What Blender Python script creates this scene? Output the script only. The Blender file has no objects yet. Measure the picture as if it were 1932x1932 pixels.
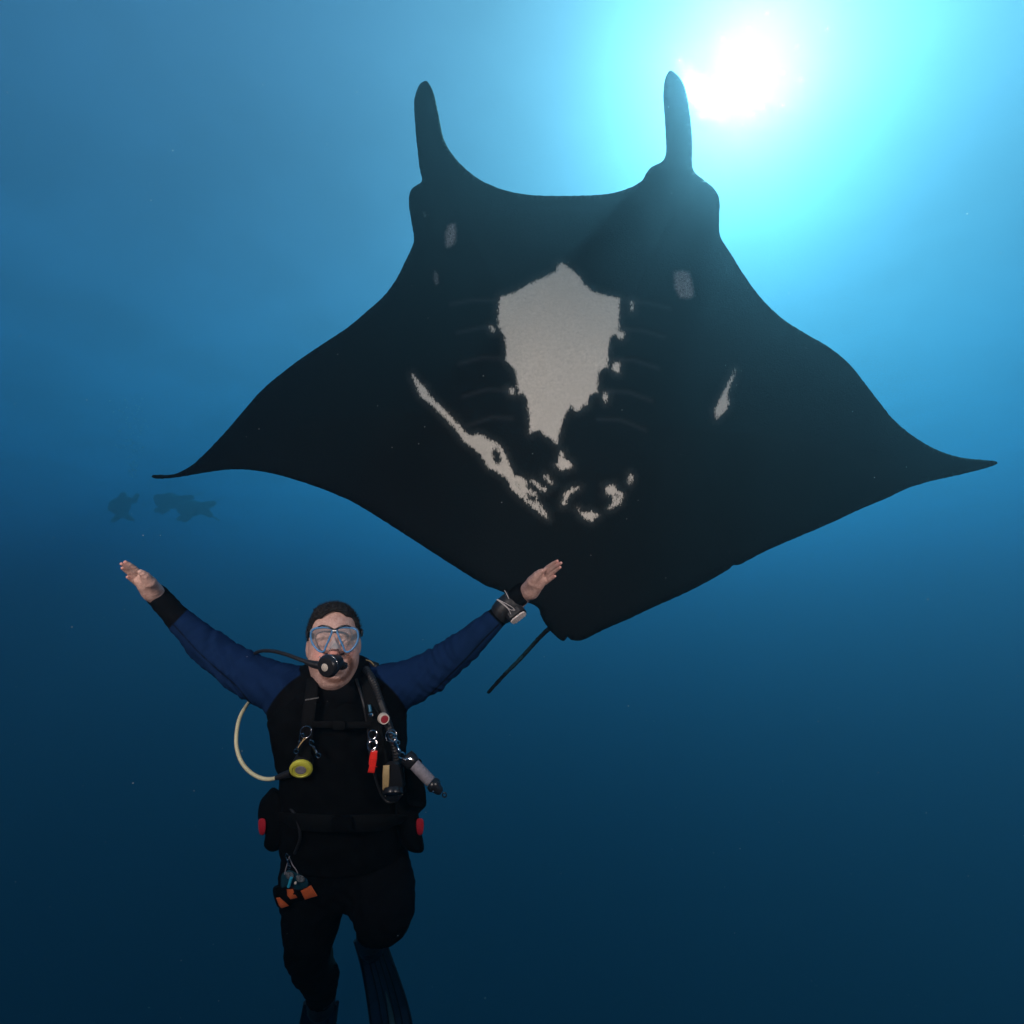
import bpy, bmesh, math, random
import numpy as np
from mathutils import Vector, Matrix
from mathutils.geometry import delaunay_2d_cdt

# ------------------------------------------------------------------ camera
S = bpy.context.scene
C = S.collection
PITCH = math.radians(15)
F = 966.0
cam = bpy.data.cameras.new('camera')
cam_ob = bpy.data.objects.new('camera', cam)
C.objects.link(cam_ob)
cam.lens = 18
cam.sensor_width = 36
cam.clip_start = .05
cam.clip_end = 600
cam_ob.rotation_euler = (math.pi / 2 + PITCH, 0, 0)
S.camera = cam_ob
ROT = cam_ob.rotation_euler.to_matrix()
RN = np.array(ROT)


def cs(px, py, dep):
    """a point of the place, in camera axes (x right, y up, z towards the camera), metres"""
    return np.array([(px - F) / F * dep, (F - py) / F * dep, -dep])


def wp(p):
    return Vector(RN @ np.asarray(p, float))


# ------------------------------------------------------------------ sky, sun, flash
SEA = 14
SUN_DIR = (ROT @ Vector(((1420 - F) / F, (F - 115) / F, -1))).normalized()
sun_el, sun_az = math.asin(SUN_DIR.z), math.atan2(SUN_DIR.x, SUN_DIR.y)
W = bpy.data.worlds.new('World')
S.world = W
W.use_nodes = True
wn = W.node_tree
sky = wn.nodes.new('ShaderNodeTexSky')
sky.sky_type = 'NISHITA'
sky.sun_disc = False
sky.sun_elevation = sun_el
sky.sun_rotation = sun_az
wn.nodes['Background'].inputs['Strength'].default_value = .05
wn.links.new(sky.outputs[0], wn.nodes['Background'].inputs[0])
sun = bpy.data.lights.new('sun', 'SUN')
sun.energy = 5
sun.angle = math.radians(.5)
sun.color = (1, .95, .88)
sun_ob = bpy.data.objects.new('sun', sun)
C.objects.link(sun_ob)
sun_ob.rotation_euler = SUN_DIR.to_track_quat('Z', 'Y').to_euler()
# the photographer's two flash heads on their arms, left and right of the lens
FLASH = [((-1.25, .55, .1), (-.05, -.05, -1), 98.0), ((1.25, .55, .1), (-.15, .02, -1), 98.0)]
for off, aim, power in FLASH:
    fl = bpy.data.lights.new('flash_lamp', 'SPOT')
    fl.energy = power
    fl.color = (1, .65, .56)
    fl.spot_size = math.radians(125)
    fl.spot_blend = .9
    fl.shadow_soft_size = .045
    fo = bpy.data.objects.new('flash_lamp', fl)
    C.objects.link(fo)
    fo.location = wp(off)
    fo.rotation_euler = (-(ROT @ Vector(aim))).to_track_quat('Z', 'Y').to_euler()
S.view_settings.view_transform = 'Standard'
S.view_settings.look = 'None'
S.view_settings.gamma = 1
S.view_settings.use_curve_mapping = False
S.view_settings.exposure = 1.4
S.cycles.use_denoising = True
S.cycles.volume_bounces = 1
S.cycles.max_bounces = 8
S.cycles.transparent_max_bounces = 12
S.cycles.sample_clamp_indirect = 6


# ------------------------------------------------------------------ helpers
def new_mat(name, base=(.5, .5, .5), rough=.5, metal=0., bump=0., bscale=60., var=0., vscale=8., spec=None, trans=0., ior=1.45, sheen=0.):
    m = bpy.data.materials.new(name)
    m.use_nodes = True
    nt = m.node_tree
    b = nt.nodes['Principled BSDF']
    b.inputs['Base Color'].default_value = (*base, 1)
    b.inputs['Roughness'].default_value = rough
    b.inputs['Metallic'].default_value = metal
    b.inputs['IOR'].default_value = ior
    b.inputs['Transmission Weight'].default_value = trans
    b.inputs['Sheen Weight'].default_value = sheen
    if spec is not None:
        b.inputs['Specular IOR Level'].default_value = spec
    tc = nt.nodes.new('ShaderNodeTexCoord')
    if var > 0:
        n = nt.nodes.new('ShaderNodeTexNoise')
        n.inputs['Scale'].default_value = vscale
        n.inputs['Detail'].default_value = 6
        r = nt.nodes.new('ShaderNodeMapRange')
        r.inputs['From Min'].default_value = .3
        r.inputs['From Max'].default_value = .7
        r.inputs['To Min'].default_value = 1 - var
        r.inputs['To Max'].default_value = 1 + var
        mx = nt.nodes.new('ShaderNodeVectorMath')
        mx.operation = 'SCALE'
        mx.inputs[0].default_value = base
        nt.links.new(tc.outputs['Object'], n.inputs['Vector'])
        nt.links.new(n.outputs['Fac'], r.inputs['Value'])
        nt.links.new(r.outputs[0], mx.inputs['Scale'])
        nt.links.new(mx.outputs[0], b.inputs['Base Color'])
    if bump > 0:
        n = nt.nodes.new('ShaderNodeTexNoise')
        n.inputs['Scale'].default_value = bscale
        n.inputs['Detail'].default_value = 4
        bp = nt.nodes.new('ShaderNodeBump')
        bp.inputs['Strength'].default_value = bump
        bp.inputs['Distance'].default_value = .004
        nt.links.new(tc.outputs['Object'], n.inputs['Vector'])
        nt.links.new(n.outputs['Fac'], bp.inputs['Height'])
        nt.links.new(bp.outputs[0], b.inputs['Normal'])
    return m


def tag(o, label=None, cat=None, group=None, kind=None):
    for k, v in (('label', label), ('category', cat), ('group', group), ('kind', kind)):
        if v:
            o[k] = v
    return o


def empty(name, base, label, cat, group=None):
    o = bpy.data.objects.new(name, None)
    C.objects.link(o)
    o.location = wp(base)
    o.empty_display_size = .1
    return tag(o, label, cat, group)


def link(name, me, m, parent=None, smooth=True):
    """me holds vertices in world metres; they are moved to the parent's origin (or the mesh's own centre)"""
    o = bpy.data.objects.new(name, me)
    C.objects.link(o)
    n = len(me.vertices)
    co = np.empty(n * 3, np.float32)
    me.vertices.foreach_get('co', co)
    co = co.reshape(-1, 3)
    if parent is not None:
        root = Vector((0, 0, 0))
        q = parent
        while q is not None:
            root += q.location
            q = q.parent
        o.parent = parent
        base = np.array(root)
    else:
        base = co.mean(0)
        o.location = Vector(base.tolist())
    me.vertices.foreach_set('co', (co - base).astype(np.float32).ravel())
    for mm in (m if isinstance(m, (list, tuple)) else [m]):
        me.materials.append(mm)
    if smooth:
        me.polygons.foreach_set('use_smooth', np.ones(len(me.polygons), bool))
    me.update()
    return o


def mesh_from(name, V, Fc):
    """V in camera axes"""
    me = bpy.data.meshes.new(name)
    V = np.asarray(V, float) @ RN.T
    me.from_pydata(V.tolist(), [], [list(map(int, f)) for f in Fc])
    return me


class MB:
    """collects simple shapes given in camera axes"""

    def __init__(s):
        s.V = []
        s.F = []

    def add(s, V, Fc):
        k = len(s.V)
        s.V += [tuple(v) for v in V]
        s.F += [[i + k for i in f] for f in Fc]
        return s

    def tube(s, pts, r, seg=12, closed=False, flat=None):
        P = np.array(pts, float)
        n = len(P)
        R = np.full(n, r) if np.isscalar(r) else np.interp(np.linspace(0, 1, n), np.linspace(0, 1, len(r)), r)
        V = []
        T = np.roll(P, -1, 0) - np.roll(P, 1, 0) if closed else np.gradient(P, axis=0)
        T /= np.linalg.norm(T, axis=1)[:, None] + 1e-9
        up = np.array([0, 0, 1.]) if abs(T[0][2]) < .9 else np.array([0, 1., 0])
        if flat is not None:
            up = np.array(flat, float)
        for i in range(n):
            a = up - T[i] * (up @ T[i])
            a /= np.linalg.norm(a) + 1e-9
            up = a if flat is None else up
            b = np.cross(T[i], a)
            fl = .22 if flat is not None else 1.
            for j in range(seg):
                t = 2 * math.pi * j / seg
                V.append(P[i] + R[i] * (a * math.cos(t) * fl + b * math.sin(t)))
        Fc = []
        for i in range(n if closed else n - 1):
            for j in range(seg):
                k = (j + 1) % seg
                m = (i + 1) % n
                Fc.append([i * seg + j, i * seg + k, m * seg + k, m * seg + j])
        if not closed:
            Fc.append(list(range(seg))[::-1])
            Fc.append([(n - 1) * seg + j for j in range(seg)])
        return s.add(V, Fc)

    def lathe(s, c, axis, prof, seg=28, cap=True):
        """prof: (height along axis, radius)"""
        c = np.array(c, float)
        a = np.array(axis, float)
        a /= np.linalg.norm(a)
        u = np.cross(a, [0, 0, 1.] if abs(a[2]) < .8 else [0, 1., 0])
        u /= np.linalg.norm(u)
        w = np.cross(a, u)
        V = []
        for h, r in prof:
            for j in range(seg):
                t = 2 * math.pi * j / seg
                V.append(c + a * h + r * (u * math.cos(t) + w * math.sin(t)))
        Fc = []
        for i in range(len(prof) - 1):
            for j in range(seg):
                k = (j + 1) % seg
                Fc.append([i * seg + j, i * seg + k, (i + 1) * seg + k, (i + 1) * seg + j])
        if cap:
            Fc.append(list(range(seg))[::-1])
            Fc.append([(len(prof) - 1) * seg + j for j in range(seg)])
        return s.add(V, Fc)

    def box(s, c, X, Y, Z, bev=.18):
        """box with half vectors X, Y, Z and chamfered long edges"""
        c, X, Y, Z = (np.array(v, float) for v in (c, X, Y, Z))
        b = 1 - bev
        ring = [(-b, -1), (b, -1), (1, -b), (1, b), (b, 1), (-b, 1), (-1, b), (-1, -b)]
        V = []
        for zz, sc in ((-1, b), (-b, 1), (b, 1), (1, b)):
            for x, y in ring:
                V.append(c + X * x * sc + Y * y * sc + Z * zz)
        Fc = []
        for i in range(3):
            for j in range(8):
                k = (j + 1) % 8
                Fc.append([i * 8 + j, i * 8 + k, (i + 1) * 8 + k, (i + 1) * 8 + j])
        Fc.append(list(range(8))[::-1])
        Fc.append([24 + j for j in range(8)])
        return s.add(V, Fc)

    def slab(s, pts, depths, thick):
        """closed outline (px) at the given depth(s), thick metres deep, chamfered"""
        pts = np.array(pts, float)
        n = len(pts)
        D = np.full(n, depths) if np.isscalar(depths) else np.array(depths, float)
        c = pts.mean(0)
        V = []
        for off, sc in ((0, .86), (.25, 1.), (.75, 1.), (1., .86)):
            for p, d in zip(pts, D):
                q = c + (p - c) * sc
                V.append(cs(q[0], q[1], d + thick * off))
        V.append(cs(c[0], c[1], D.mean() - thick * .15))
        V.append(cs(c[0], c[1], D.mean() + thick))
        Fc = []
        for i in range(3):
            for j in range(n):
                k = (j + 1) % n
                Fc.append([i * n + j, i * n + k, (i + 1) * n + k, (i + 1) * n + j])
        for j in range(n):
            k = (j + 1) % n
            Fc.append([4 * n, k, j])
            Fc.append([4 * n + 1, 3 * n + j, 3 * n + k])
        return s.add(V, Fc)

    def ball(s, c, r, seg=12, rings=8):
        r = np.array([r, r, r]) if np.isscalar(r) else np.array(r)
        V = [np.array(c) + r * np.array([0, 1, 0])]
        for i in range(1, rings):
            a = math.pi * i / rings
            for j in range(seg):
                t = 2 * math.pi * j / seg
                V.append(np.array(c) + r * np.array([math.sin(a) * math.cos(t), math.cos(a), math.sin(a) * math.sin(t)]))
        V.append(np.array(c) - r * np.array([0, 1, 0]))
        Fc = [[0, 1 + (j + 1) % seg, 1 + j] for j in range(seg)]
        for i in range(rings - 2):
            for j in range(seg):
                k = (j + 1) % seg
                Fc.append([1 + i * seg + j, 1 + i * seg + k, 1 + (i + 1) * seg + k, 1 + (i + 1) * seg + j])
        e = len(V) - 1
        Fc += [[e, e - seg + j, e - seg + (j + 1) % seg] for j in range(seg)]
        return s.add(V, Fc)

    def build(s, name, m, parent=None, smooth=True, sharp=True):
        me = mesh_from(name, s.V, s.F)
        bm = bmesh.new()
        bm.from_mesh(me)
        bmesh.ops.recalc_face_normals(bm, faces=bm.faces)
        for e in bm.edges:
            if sharp and len(e.link_faces) == 2 and e.calc_face_angle(0) > math.radians(38):
                e.smooth = False
        bm.to_mesh(me)
        bm.free()
        return link(name, me, m, parent, smooth)


def spline(pts, n=40, closed=False):
    P = np.array(pts, float)
    m = len(P)
    out = []
    segs = m if closed else m - 1
    per = max(2, n // segs)
    for i in range(segs):
        g = (lambda k: P[k % m]) if closed else (lambda k: P[min(max(k, 0), m - 1)])
        p0, p1, p2, p3 = g(i - 1), g(i), g(i + 1), g(i + 2)
        for j in range(per):
            t = j / per
            out.append(.5 * (2 * p1 + (p2 - p0) * t + (2 * p0 - 5 * p1 + 4 * p2 - p3) * t * t + (3 * p1 - p0 - 3 * p2 + p3) * t ** 3))
    if not closed:
        out.append(P[-1])
    return np.array(out)


def cpath(pts, n=40):
    """pixel/depth control points -> smooth path in camera axes"""
    return [cs(*p) for p in spline(pts, n)]


# ---- signed-distance modelling (bodies grow as ONE continuous surface)
class Field:
    def __init__(s, xs, ys, zs):
        s.smooth = 2
        s.a = [np.asarray(v, np.float32) for v in (xs, ys, zs)]
        s.F = np.full([len(v) for v in s.a], 1., np.float32)

    def sl(s, lo, hi):
        out = []
        for v, l, h in zip(s.a, lo, hi):
            i, j = np.searchsorted(v, l), np.searchsorted(v, h)
            out.append(slice(max(0, i - 1), min(len(v), j + 1)))
        return out

    def op(s, lo, hi, fn, k, mode='add'):
        sl = s.sl(np.array(lo) - k - .015, np.array(hi) + k + .015)
        if any(q.stop <= q.start for q in sl):
            return
        X, Y, Z = s.a[0][sl[0]][:, None, None], s.a[1][sl[1]][None, :, None], s.a[2][sl[2]][None, None, :]
        d = fn(X, Y, Z).astype(np.float32)
        f = s.F[sl[0], sl[1], sl[2]]
        if mode == 'add':
            h = np.maximum(k - np.abs(f - d), 0) / k
            f[...] = np.minimum(f, d) - h * h * k * .25
        else:
            d = -d
            h = np.maximum(k - np.abs(f - d), 0) / k
            f[...] = np.maximum(f, d) + h * h * k * .25

    def cone(s, a, b, ra, rb, k=.02, mode='add'):
        a, b = np.array(a, float), np.array(b, float)
        ba = b - a
        L2 = ba @ ba + 1e-12
        r = max(ra, rb)

        def fn(X, Y, Z):
            x, y, z = X - a[0], Y - a[1], Z - a[2]
            t = np.clip((x * ba[0] + y * ba[1] + z * ba[2]) / L2, 0, 1)
            return np.sqrt((x - t * ba[0]) ** 2 + (y - t * ba[1]) ** 2 + (z - t * ba[2]) ** 2) - (ra + (rb - ra) * t)
        s.op(np.minimum(a, b) - r, np.maximum(a, b) + r, fn, k, mode)

    def chain(s, pts, k=.02):
        """pts: (px, py, depth, radius px)"""
        q = [(cs(*p[:3]), p[3] * p[2] / F) for p in pts]
        P = np.array([v[0] for v in q])
        r = max(v[1] for v in q)

        def fn(X, Y, Z):
            best = None
            for (a, ra), (b, rb) in zip(q, q[1:]):
                ba = b - a
                x, y, z = X - a[0], Y - a[1], Z - a[2]
                t = np.clip((x * ba[0] + y * ba[1] + z * ba[2]) / (ba @ ba + 1e-12), 0, 1)
                d = np.sqrt((x - t * ba[0]) ** 2 + (y - t * ba[1]) ** 2 + (z - t * ba[2]) ** 2) - (ra + (rb - ra) * t)
                if best is None:
                    best = d
                else:               # round the bend a little without swelling it
                    kk = .35 * min(ra, rb)
                    h = np.maximum(kk - np.abs(best - d), 0) / kk
                    best = np.minimum(best, d) - h * h * kk * .08
            return best
        s.op(P.min(0) - r, P.max(0) + r, fn, k)

    def ell(s, c, r, k=.02, mode='add', M=None):
        c, r = np.array(c, float), np.array(r, float)
        M = np.eye(3) if M is None else np.array(M, float)   # rows: axes
        R = r.max()

        def fn(X, Y, Z):
            x, y, z = X - c[0], Y - c[1], Z - c[2]
            q = [(M[i][0] * x + M[i][1] * y + M[i][2] * z) for i in range(3)]
            k0 = np.sqrt(sum((v / w) ** 2 for v, w in zip(q, r)))
            k1 = np.sqrt(sum((v / (w * w)) ** 2 for v, w in zip(q, r)))
            return k0 * (k0 - 1) / (k1 + 1e-6)
        s.op(c - R, c + R, fn, k, mode)

    def loft(s, rows, zc, k=.03, p=2.3):
        """rows: (y, cx, halfwidth, halfdepth) in metres, y increasing"""
        R = np.array(rows, float)
        lo = [(R[:, 1] - R[:, 2]).min(), R[0, 0], zc - R[:, 3].max()]
        hi = [(R[:, 1] + R[:, 2]).max(), R[-1, 0], zc + R[:, 3].max()]

        def fn(X, Y, Z):
            cx, w, d = (np.interp(Y, R[:, 0], R[:, i]) for i in (1, 2, 3))
            q = (np.abs((X - cx) / w) ** p + np.abs((Z - zc) / d) ** p) ** (1 / p)
            side = (q - 1) * np.minimum(w, d)
            yy = np.maximum(R[0, 0] - Y, Y - R[-1, 0])
            return np.maximum(side, yy)
        s.op(lo, hi, fn, k)

    def mesh(s, name):
        F_ = s.F
        ins = F_ < 0
        nx, ny, nz = F_.shape
        c = ins[:-1, :-1, :-1].astype(np.int8)
        tot = np.zeros((nx - 1, ny - 1, nz - 1), np.int8)
        for i in (0, 1):
            for j in (0, 1):
                for k in (0, 1):
                    tot += ins[i:nx - 1 + i, j:ny - 1 + j, k:nz - 1 + k]
        act = (tot > 0) & (tot < 8)
        I = np.argwhere(act)
        idx = np.full(act.shape, -1, np.int32)
        idx[act] = np.arange(len(I))
        acc = np.zeros((len(I), 3))
        cnt = np.zeros(len(I))
        co = [(i, j, k) for i in (0, 1) for j in (0, 1) for k in (0, 1)]
        val = {q: F_[I[:, 0] + q[0], I[:, 1] + q[1], I[:, 2] + q[2]] for q in co}
        for p in co:
            for ax in range(3):
                if p[ax] == 0:
                    q = list(p)
                    q[ax] = 1
                    q = tuple(q)
                    f0, f1 = val[p], val[q]
                    m = (f0 < 0) != (f1 < 0)
                    t = np.where(m, f0 / np.where(m, f0 - f1, 1), 0)
                    for b in range(3):
                        A = s.a[b][I[:, b] + p[b]]
                        B = s.a[b][I[:, b] + q[b]]
                        acc[:, b] += np.where(m, A + t * (B - A), 0)
                    cnt += m
        V = acc / cnt[:, None]
        quads = []
        for ax in range(3):
            sl0, sl1 = [slice(None)] * 3, [slice(None)] * 3
            sl0[ax], sl1[ax] = slice(None, -1), slice(1, None)
            a, b = ins[tuple(sl0)], ins[tuple(sl1)]
            E_ = np.argwhere(a != b)
            o1, o2 = (ax + 1) % 3, (ax + 2) % 3
            ok = (E_[:, o1] > 0) & (E_[:, o2] > 0) & (E_[:, o1] < F_.shape[o1] - 1) & (E_[:, o2] < F_.shape[o2] - 1)
            E_ = E_[ok]
            fl = a[tuple(E_.T)]
            c0 = E_.copy()
            c1 = E_.copy(); c1[:, o1] -= 1
            c2 = c1.copy(); c2[:, o2] -= 1
            c3 = E_.copy(); c3[:, o2] -= 1
            q = np.stack([idx[tuple(cc.T)] for cc in (c0, c1, c2, c3)], 1)
            q[~fl] = q[~fl][:, ::-1]
            quads.append(q)
        Q = np.concatenate(quads)
        Q = Q[(Q >= 0).all(1)]
        # one light smoothing pass
        for _ in range(s.smooth):
            A = np.zeros_like(V)
            n = np.zeros(len(V))
            for i in range(4):
                a, b = Q[:, i], Q[:, (i + 1) % 4]
                for d in range(3):
                    A[:, d] += np.bincount(a, V[b, d], len(V)) + np.bincount(b, V[a, d], len(V))
                n += np.bincount(a, minlength=len(V)) + np.bincount(b, minlength=len(V))
            V = V * .5 + .5 * A / np.maximum(n, 1)[:, None]
        lab = np.arange(len(V))
        while True:
            m = lab.copy()
            for i in range(4):
                a, b = Q[:, i], Q[:, (i + 1) % 4]
                lo = np.minimum(m[a], m[b])
                np.minimum.at(m, a, lo)
                np.minimum.at(m, b, lo)
            m = m[m]
            if (m == lab).all():
                break
            lab = m
        big = np.bincount(lab, minlength=len(V)).argmax()
        keep = lab == big
        new = np.cumsum(keep) - 1
        Q = new[Q[keep[Q[:, 0]]]]
        V = V[keep]
        me = bpy.data.meshes.new(name)
        Vw = V @ RN.T
        me.vertices.add(len(V))
        me.vertices.foreach_set('co', Vw.astype(np.float32).ravel())
        me.loops.add(len(Q) * 4)
        me.loops.foreach_set('vertex_index', Q.astype(np.int32).ravel())
        me.polygons.add(len(Q))
        me.polygons.foreach_set('loop_start', np.arange(0, len(Q) * 4, 4, dtype=np.int32))
        me.update(calc_edges=True)
        me.validate()
        px = F + V[:, 0] / -V[:, 2] * F
        py = F - V[:, 1] / -V[:, 2] * F
        return me, V, px, py


def attr(me, name, vals):
    a = me.attributes.new(name, 'FLOAT', 'POINT')
    a.data.foreach_set('value', np.asarray(vals, np.float32))


def seg_dist(px, py, pts):
    P = np.array(pts, float)
    d = np.full(np.shape(px), 1e9)
    for a, b in zip(P[:-1], P[1:]):
        v = b - a
        t = np.clip(((px - a[0]) * v[0] + (py - a[1]) * v[1]) / (v @ v + 1e-9), 0, 1)
        d = np.minimum(d, np.hypot(px - a[0] - t * v[0], py - a[1] - t * v[1]))
    return d


def poly_sd(px, py, poly):
    """signed distance, positive inside"""
    P = np.array(poly, float)
    d = seg_dist(px, py, np.vstack([P, P[:1]]))
    ins = np.zeros(np.shape(px), bool)
    n = len(P)
    for i in range(n):
        x1, y1 = P[i]
        x2, y2 = P[(i + 1) % n]
        if y1 == y2:
            continue
        c = ((y1 > py) != (y2 > py)) & (px < (x2 - x1) * (py - y1) / (y2 - y1) + x1)
        ins ^= c
    return np.where(ins, d, -d)


def smooth01(t):
    t = np.clip(t, 0, 1)
    return t * t * (3 - 2 * t)


# ------------------------------------------------------------------ the sea
def cube_mesh(name, a, b):
    me = bpy.data.meshes.new(name)
    bm = bmesh.new()
    bmesh.ops.create_cube(bm, size=1)
    for v in bm.verts:
        v.co = Vector([a[i] if v.co[i] < 0 else b[i] for i in range(3)])
    bm.to_mesh(me)
    bm.free()
    return me


G1, G2 = .885, .52
SC1 = (.0078, .0012, .0006)
SC2 = (.0001, .0079, .0104)
AB = (.120, .0465, .0305)
hm = bpy.data.materials.new('sea_water')
hm.use_nodes = True
hn = hm.node_tree
hn.nodes.clear()
ho = hn.nodes.new('ShaderNodeOutputMaterial')


def scat(g, c):
    n = hn.nodes.new('ShaderNodeVolumeScatter')
    mx = max(c)
    n.inputs['Color'].default_value = (*[x / mx for x in c], 1)
    n.inputs['Density'].default_value = mx
    n.inputs['Anisotropy'].default_value = g
    return n


s1, s2 = scat(G1, SC1), scat(G2, SC2)
ab = hn.nodes.new('ShaderNodeVolumeAbsorption')
mx = max(AB)
ab.inputs['Color'].default_value = (*[1 - c / mx for c in AB], 1)
ab.inputs['Density'].default_value = mx
ad, ad2 = hn.nodes.new('ShaderNodeAddShader'), hn.nodes.new('ShaderNodeAddShader')
hn.links.new(s1.outputs[0], ad.inputs[0])
hn.links.new(s2.outputs[0], ad.inputs[1])
hn.links.new(ad.outputs[0], ad2.inputs[0])
hn.links.new(ab.outputs[0], ad2.inputs[1])
hn.links.new(ad2.outputs[0], ho.inputs['Volume'])
haze = link('haze', cube_mesh('haze', (-160, -80, -90), (160, 200, SEA - .6)), hm, smooth=False)
tag(haze, kind='stuff')

# rippled surface of the sea overhead, seen from below
rng = np.random.default_rng(4)
nx_, ny_ = 700, 700
gx = np.linspace(-159, 159, nx_)
gy = np.linspace(-79, 199, ny_)
GX, GY = np.meshgrid(gx, gy)
GZ = np.zeros_like(GX)
for i in range(26):
    lam = rng.uniform(.9, 4)
    th = rng.normal(.6, .7)
    GZ += .012 * lam * .85 * np.sin(2 * math.pi / lam * (GX * math.cos(th) + GY * math.sin(th)) + rng.uniform(0, 6.28))
me = bpy.data.meshes.new('sea_surface')
Vs = np.stack([GX, GY, GZ + SEA], -1).reshape(-1, 3)
ii = np.arange((ny_ - 1) * nx_).reshape(ny_ - 1, nx_)[:, :-1].ravel()
me.from_pydata(Vs.tolist(), [], np.stack([ii, ii + nx_, ii + nx_ + 1, ii + 1], 1).tolist())
sm = bpy.data.materials.new('sea_surface')
sm.use_nodes = True
sn = sm.node_tree
sn.nodes.clear()
so = sn.nodes.new('ShaderNodeOutputMaterial')
tr = sn.nodes.new('ShaderNodeBsdfTransparent')
rf = sn.nodes.new('ShaderNodeBsdfRefraction')
rf.inputs['IOR'].default_value = 1 / 1.10
rf.inputs['Roughness'].default_value = .02
mxs = sn.nodes.new('ShaderNodeMixShader')
mxs.inputs[0].default_value = .025
tcs = sn.nodes.new('ShaderNodeTexCoord')
nz1 = sn.nodes.new('ShaderNodeTexNoise')
nz1.inputs['Scale'].default_value = 4.5
nz1.inputs['Detail'].default_value = 7
nz1.inputs['Roughness'].default_value = .78
bps = sn.nodes.new('ShaderNodeBump')
bps.inputs['Strength'].default_value = 1.
bps.inputs['Distance'].default_value = .14
sn.links.new(tcs.outputs['Object'], nz1.inputs['Vector'])
sn.links.new(nz1.outputs['Fac'], bps.inputs['Height'])
sn.links.new(bps.outputs[0], rf.inputs['Normal'])
# waves focus the sunlight: the light let through varies in wandering patches
nz2 = sn.nodes.new('ShaderNodeTexNoise')
nz2.inputs['Scale'].default_value = .16
nz2.inputs['Detail'].default_value = 3
mr = sn.nodes.new('ShaderNodeMapRange')
mr.inputs['From Min'].default_value = .35
mr.inputs['From Max'].default_value = .65
mr.inputs['To Min'].default_value = .82
mr.inputs['To Max'].default_value = 1
sn.links.new(tcs.outputs['Object'], nz2.inputs['Vector'])
sn.links.new(nz2.outputs['Fac'], mr.inputs['Value'])
sn.links.new(mr.outputs[0], tr.inputs['Color'])
sn.links.new(tr.outputs[0], mxs.inputs[1])
sn.links.new(rf.outputs[0], mxs.inputs[2])
sn.links.new(mxs.outputs[0], so.inputs['Surface'])
sea = link('sea_surface', me, sm)
tag(sea, kind='structure')


# ------------------------------------------------------------------ manta ray
def za(L):
    return [(726.8 + .3472 * x, 83.9 + .3472 * y) for x, y in L]


def zb(L):
    return [(1341.7 + .28936 * x, 447.2 + .28936 * y) for x, y in L]


def zc_(L):
    return [(894.5 + .28936 * x, 950.4 + .28936 * y) for x, y in L]


def zd(L):
    return [(279.5 + .28936 * x, 447.2 + .28936 * y) for x, y in L]


def ze(L):
    return [(754.7 + .3472 * x, 363.4 + .3472 * y) for x, y in L]


outline = (
    za([(215, 198), (240, 215), (265, 270), (290, 380), (310, 480), (325, 530), (360, 590), (420, 660), (500, 725), (600, 775), (720, 808), (850, 821), (960, 822), (1100, 820), (1200, 813), (1300, 790), (1380, 752), (1400, 735), (1425, 690), (1455, 660), (1500, 640), (1525, 595), (1523, 470), (1515, 350), (1511, 270), (1520, 190), (1545, 142), (1575, 155), (1610, 195), (1635, 260), (1655, 380), (1668, 520), (1671, 670), (1715, 720), (1770, 765), (1805, 810), (1817, 855), (1815, 950), (1822, 1045)])
    + zb([(130, 110), (210, 240), (320, 390), (450, 520), (600, 620), (740, 700), (850, 780), (930, 860), (1000, 950), (1100, 1080), (1180, 1180), (1280, 1270), (1400, 1350), (1530, 1410), (1650, 1440), (1760, 1452), (1840, 1458), (1868, 1470), (1860, 1482), (1780, 1510), (1600, 1555), (1440, 1590), (1290, 1635), (1150, 1700), (950, 1785), (780, 1865)])
    + zc_([(1932, 295), (1740, 393), (1690, 400), (1650, 435), (1500, 520), (1350, 595), (1170, 675), (1000, 755), (850, 820), (720, 885), (660, 893), (628, 885), (610, 868), (596, 886), (580, 897), (545, 875), (500, 835), (495, 830)])
    + [(1021.8, 1205), (987, 1243), (952, 1278), (924, 1308), (920.5, 1309), (919.5, 1304.5), (946, 1274), (980, 1239), (1018, 1197), (1033, 1183)]
    + zc_([(470, 795), (435, 730), (425, 690), (390, 660), (340, 640), (240, 600), (140, 555), (0, 490)])
    + zd([(1440, 1790), (1250, 1690), (1100, 1630), (950, 1580), (800, 1540), (650, 1518), (500, 1518), (350, 1540), (200, 1565), (80, 1577), (35, 1570), (22, 1560), (40, 1550), (160, 1548), (250, 1510), (330, 1450), (430, 1350), (540, 1230), (620, 1135), (720, 1020), (800, 945), (900, 865), (1000, 790), (1150, 690), (1300, 590), (1420, 490), (1540, 380), (1620, 270), (1680, 150), (1725, 55)])
    + za([(155, 1040), (140, 950), (128, 860), (132, 810), (155, 775), (199, 742), (190, 690), (183, 640), (168, 500), (158, 370), (158, 300), (180, 230)]))
o_pts = spline(outline, len(outline) * 6, True)
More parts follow.
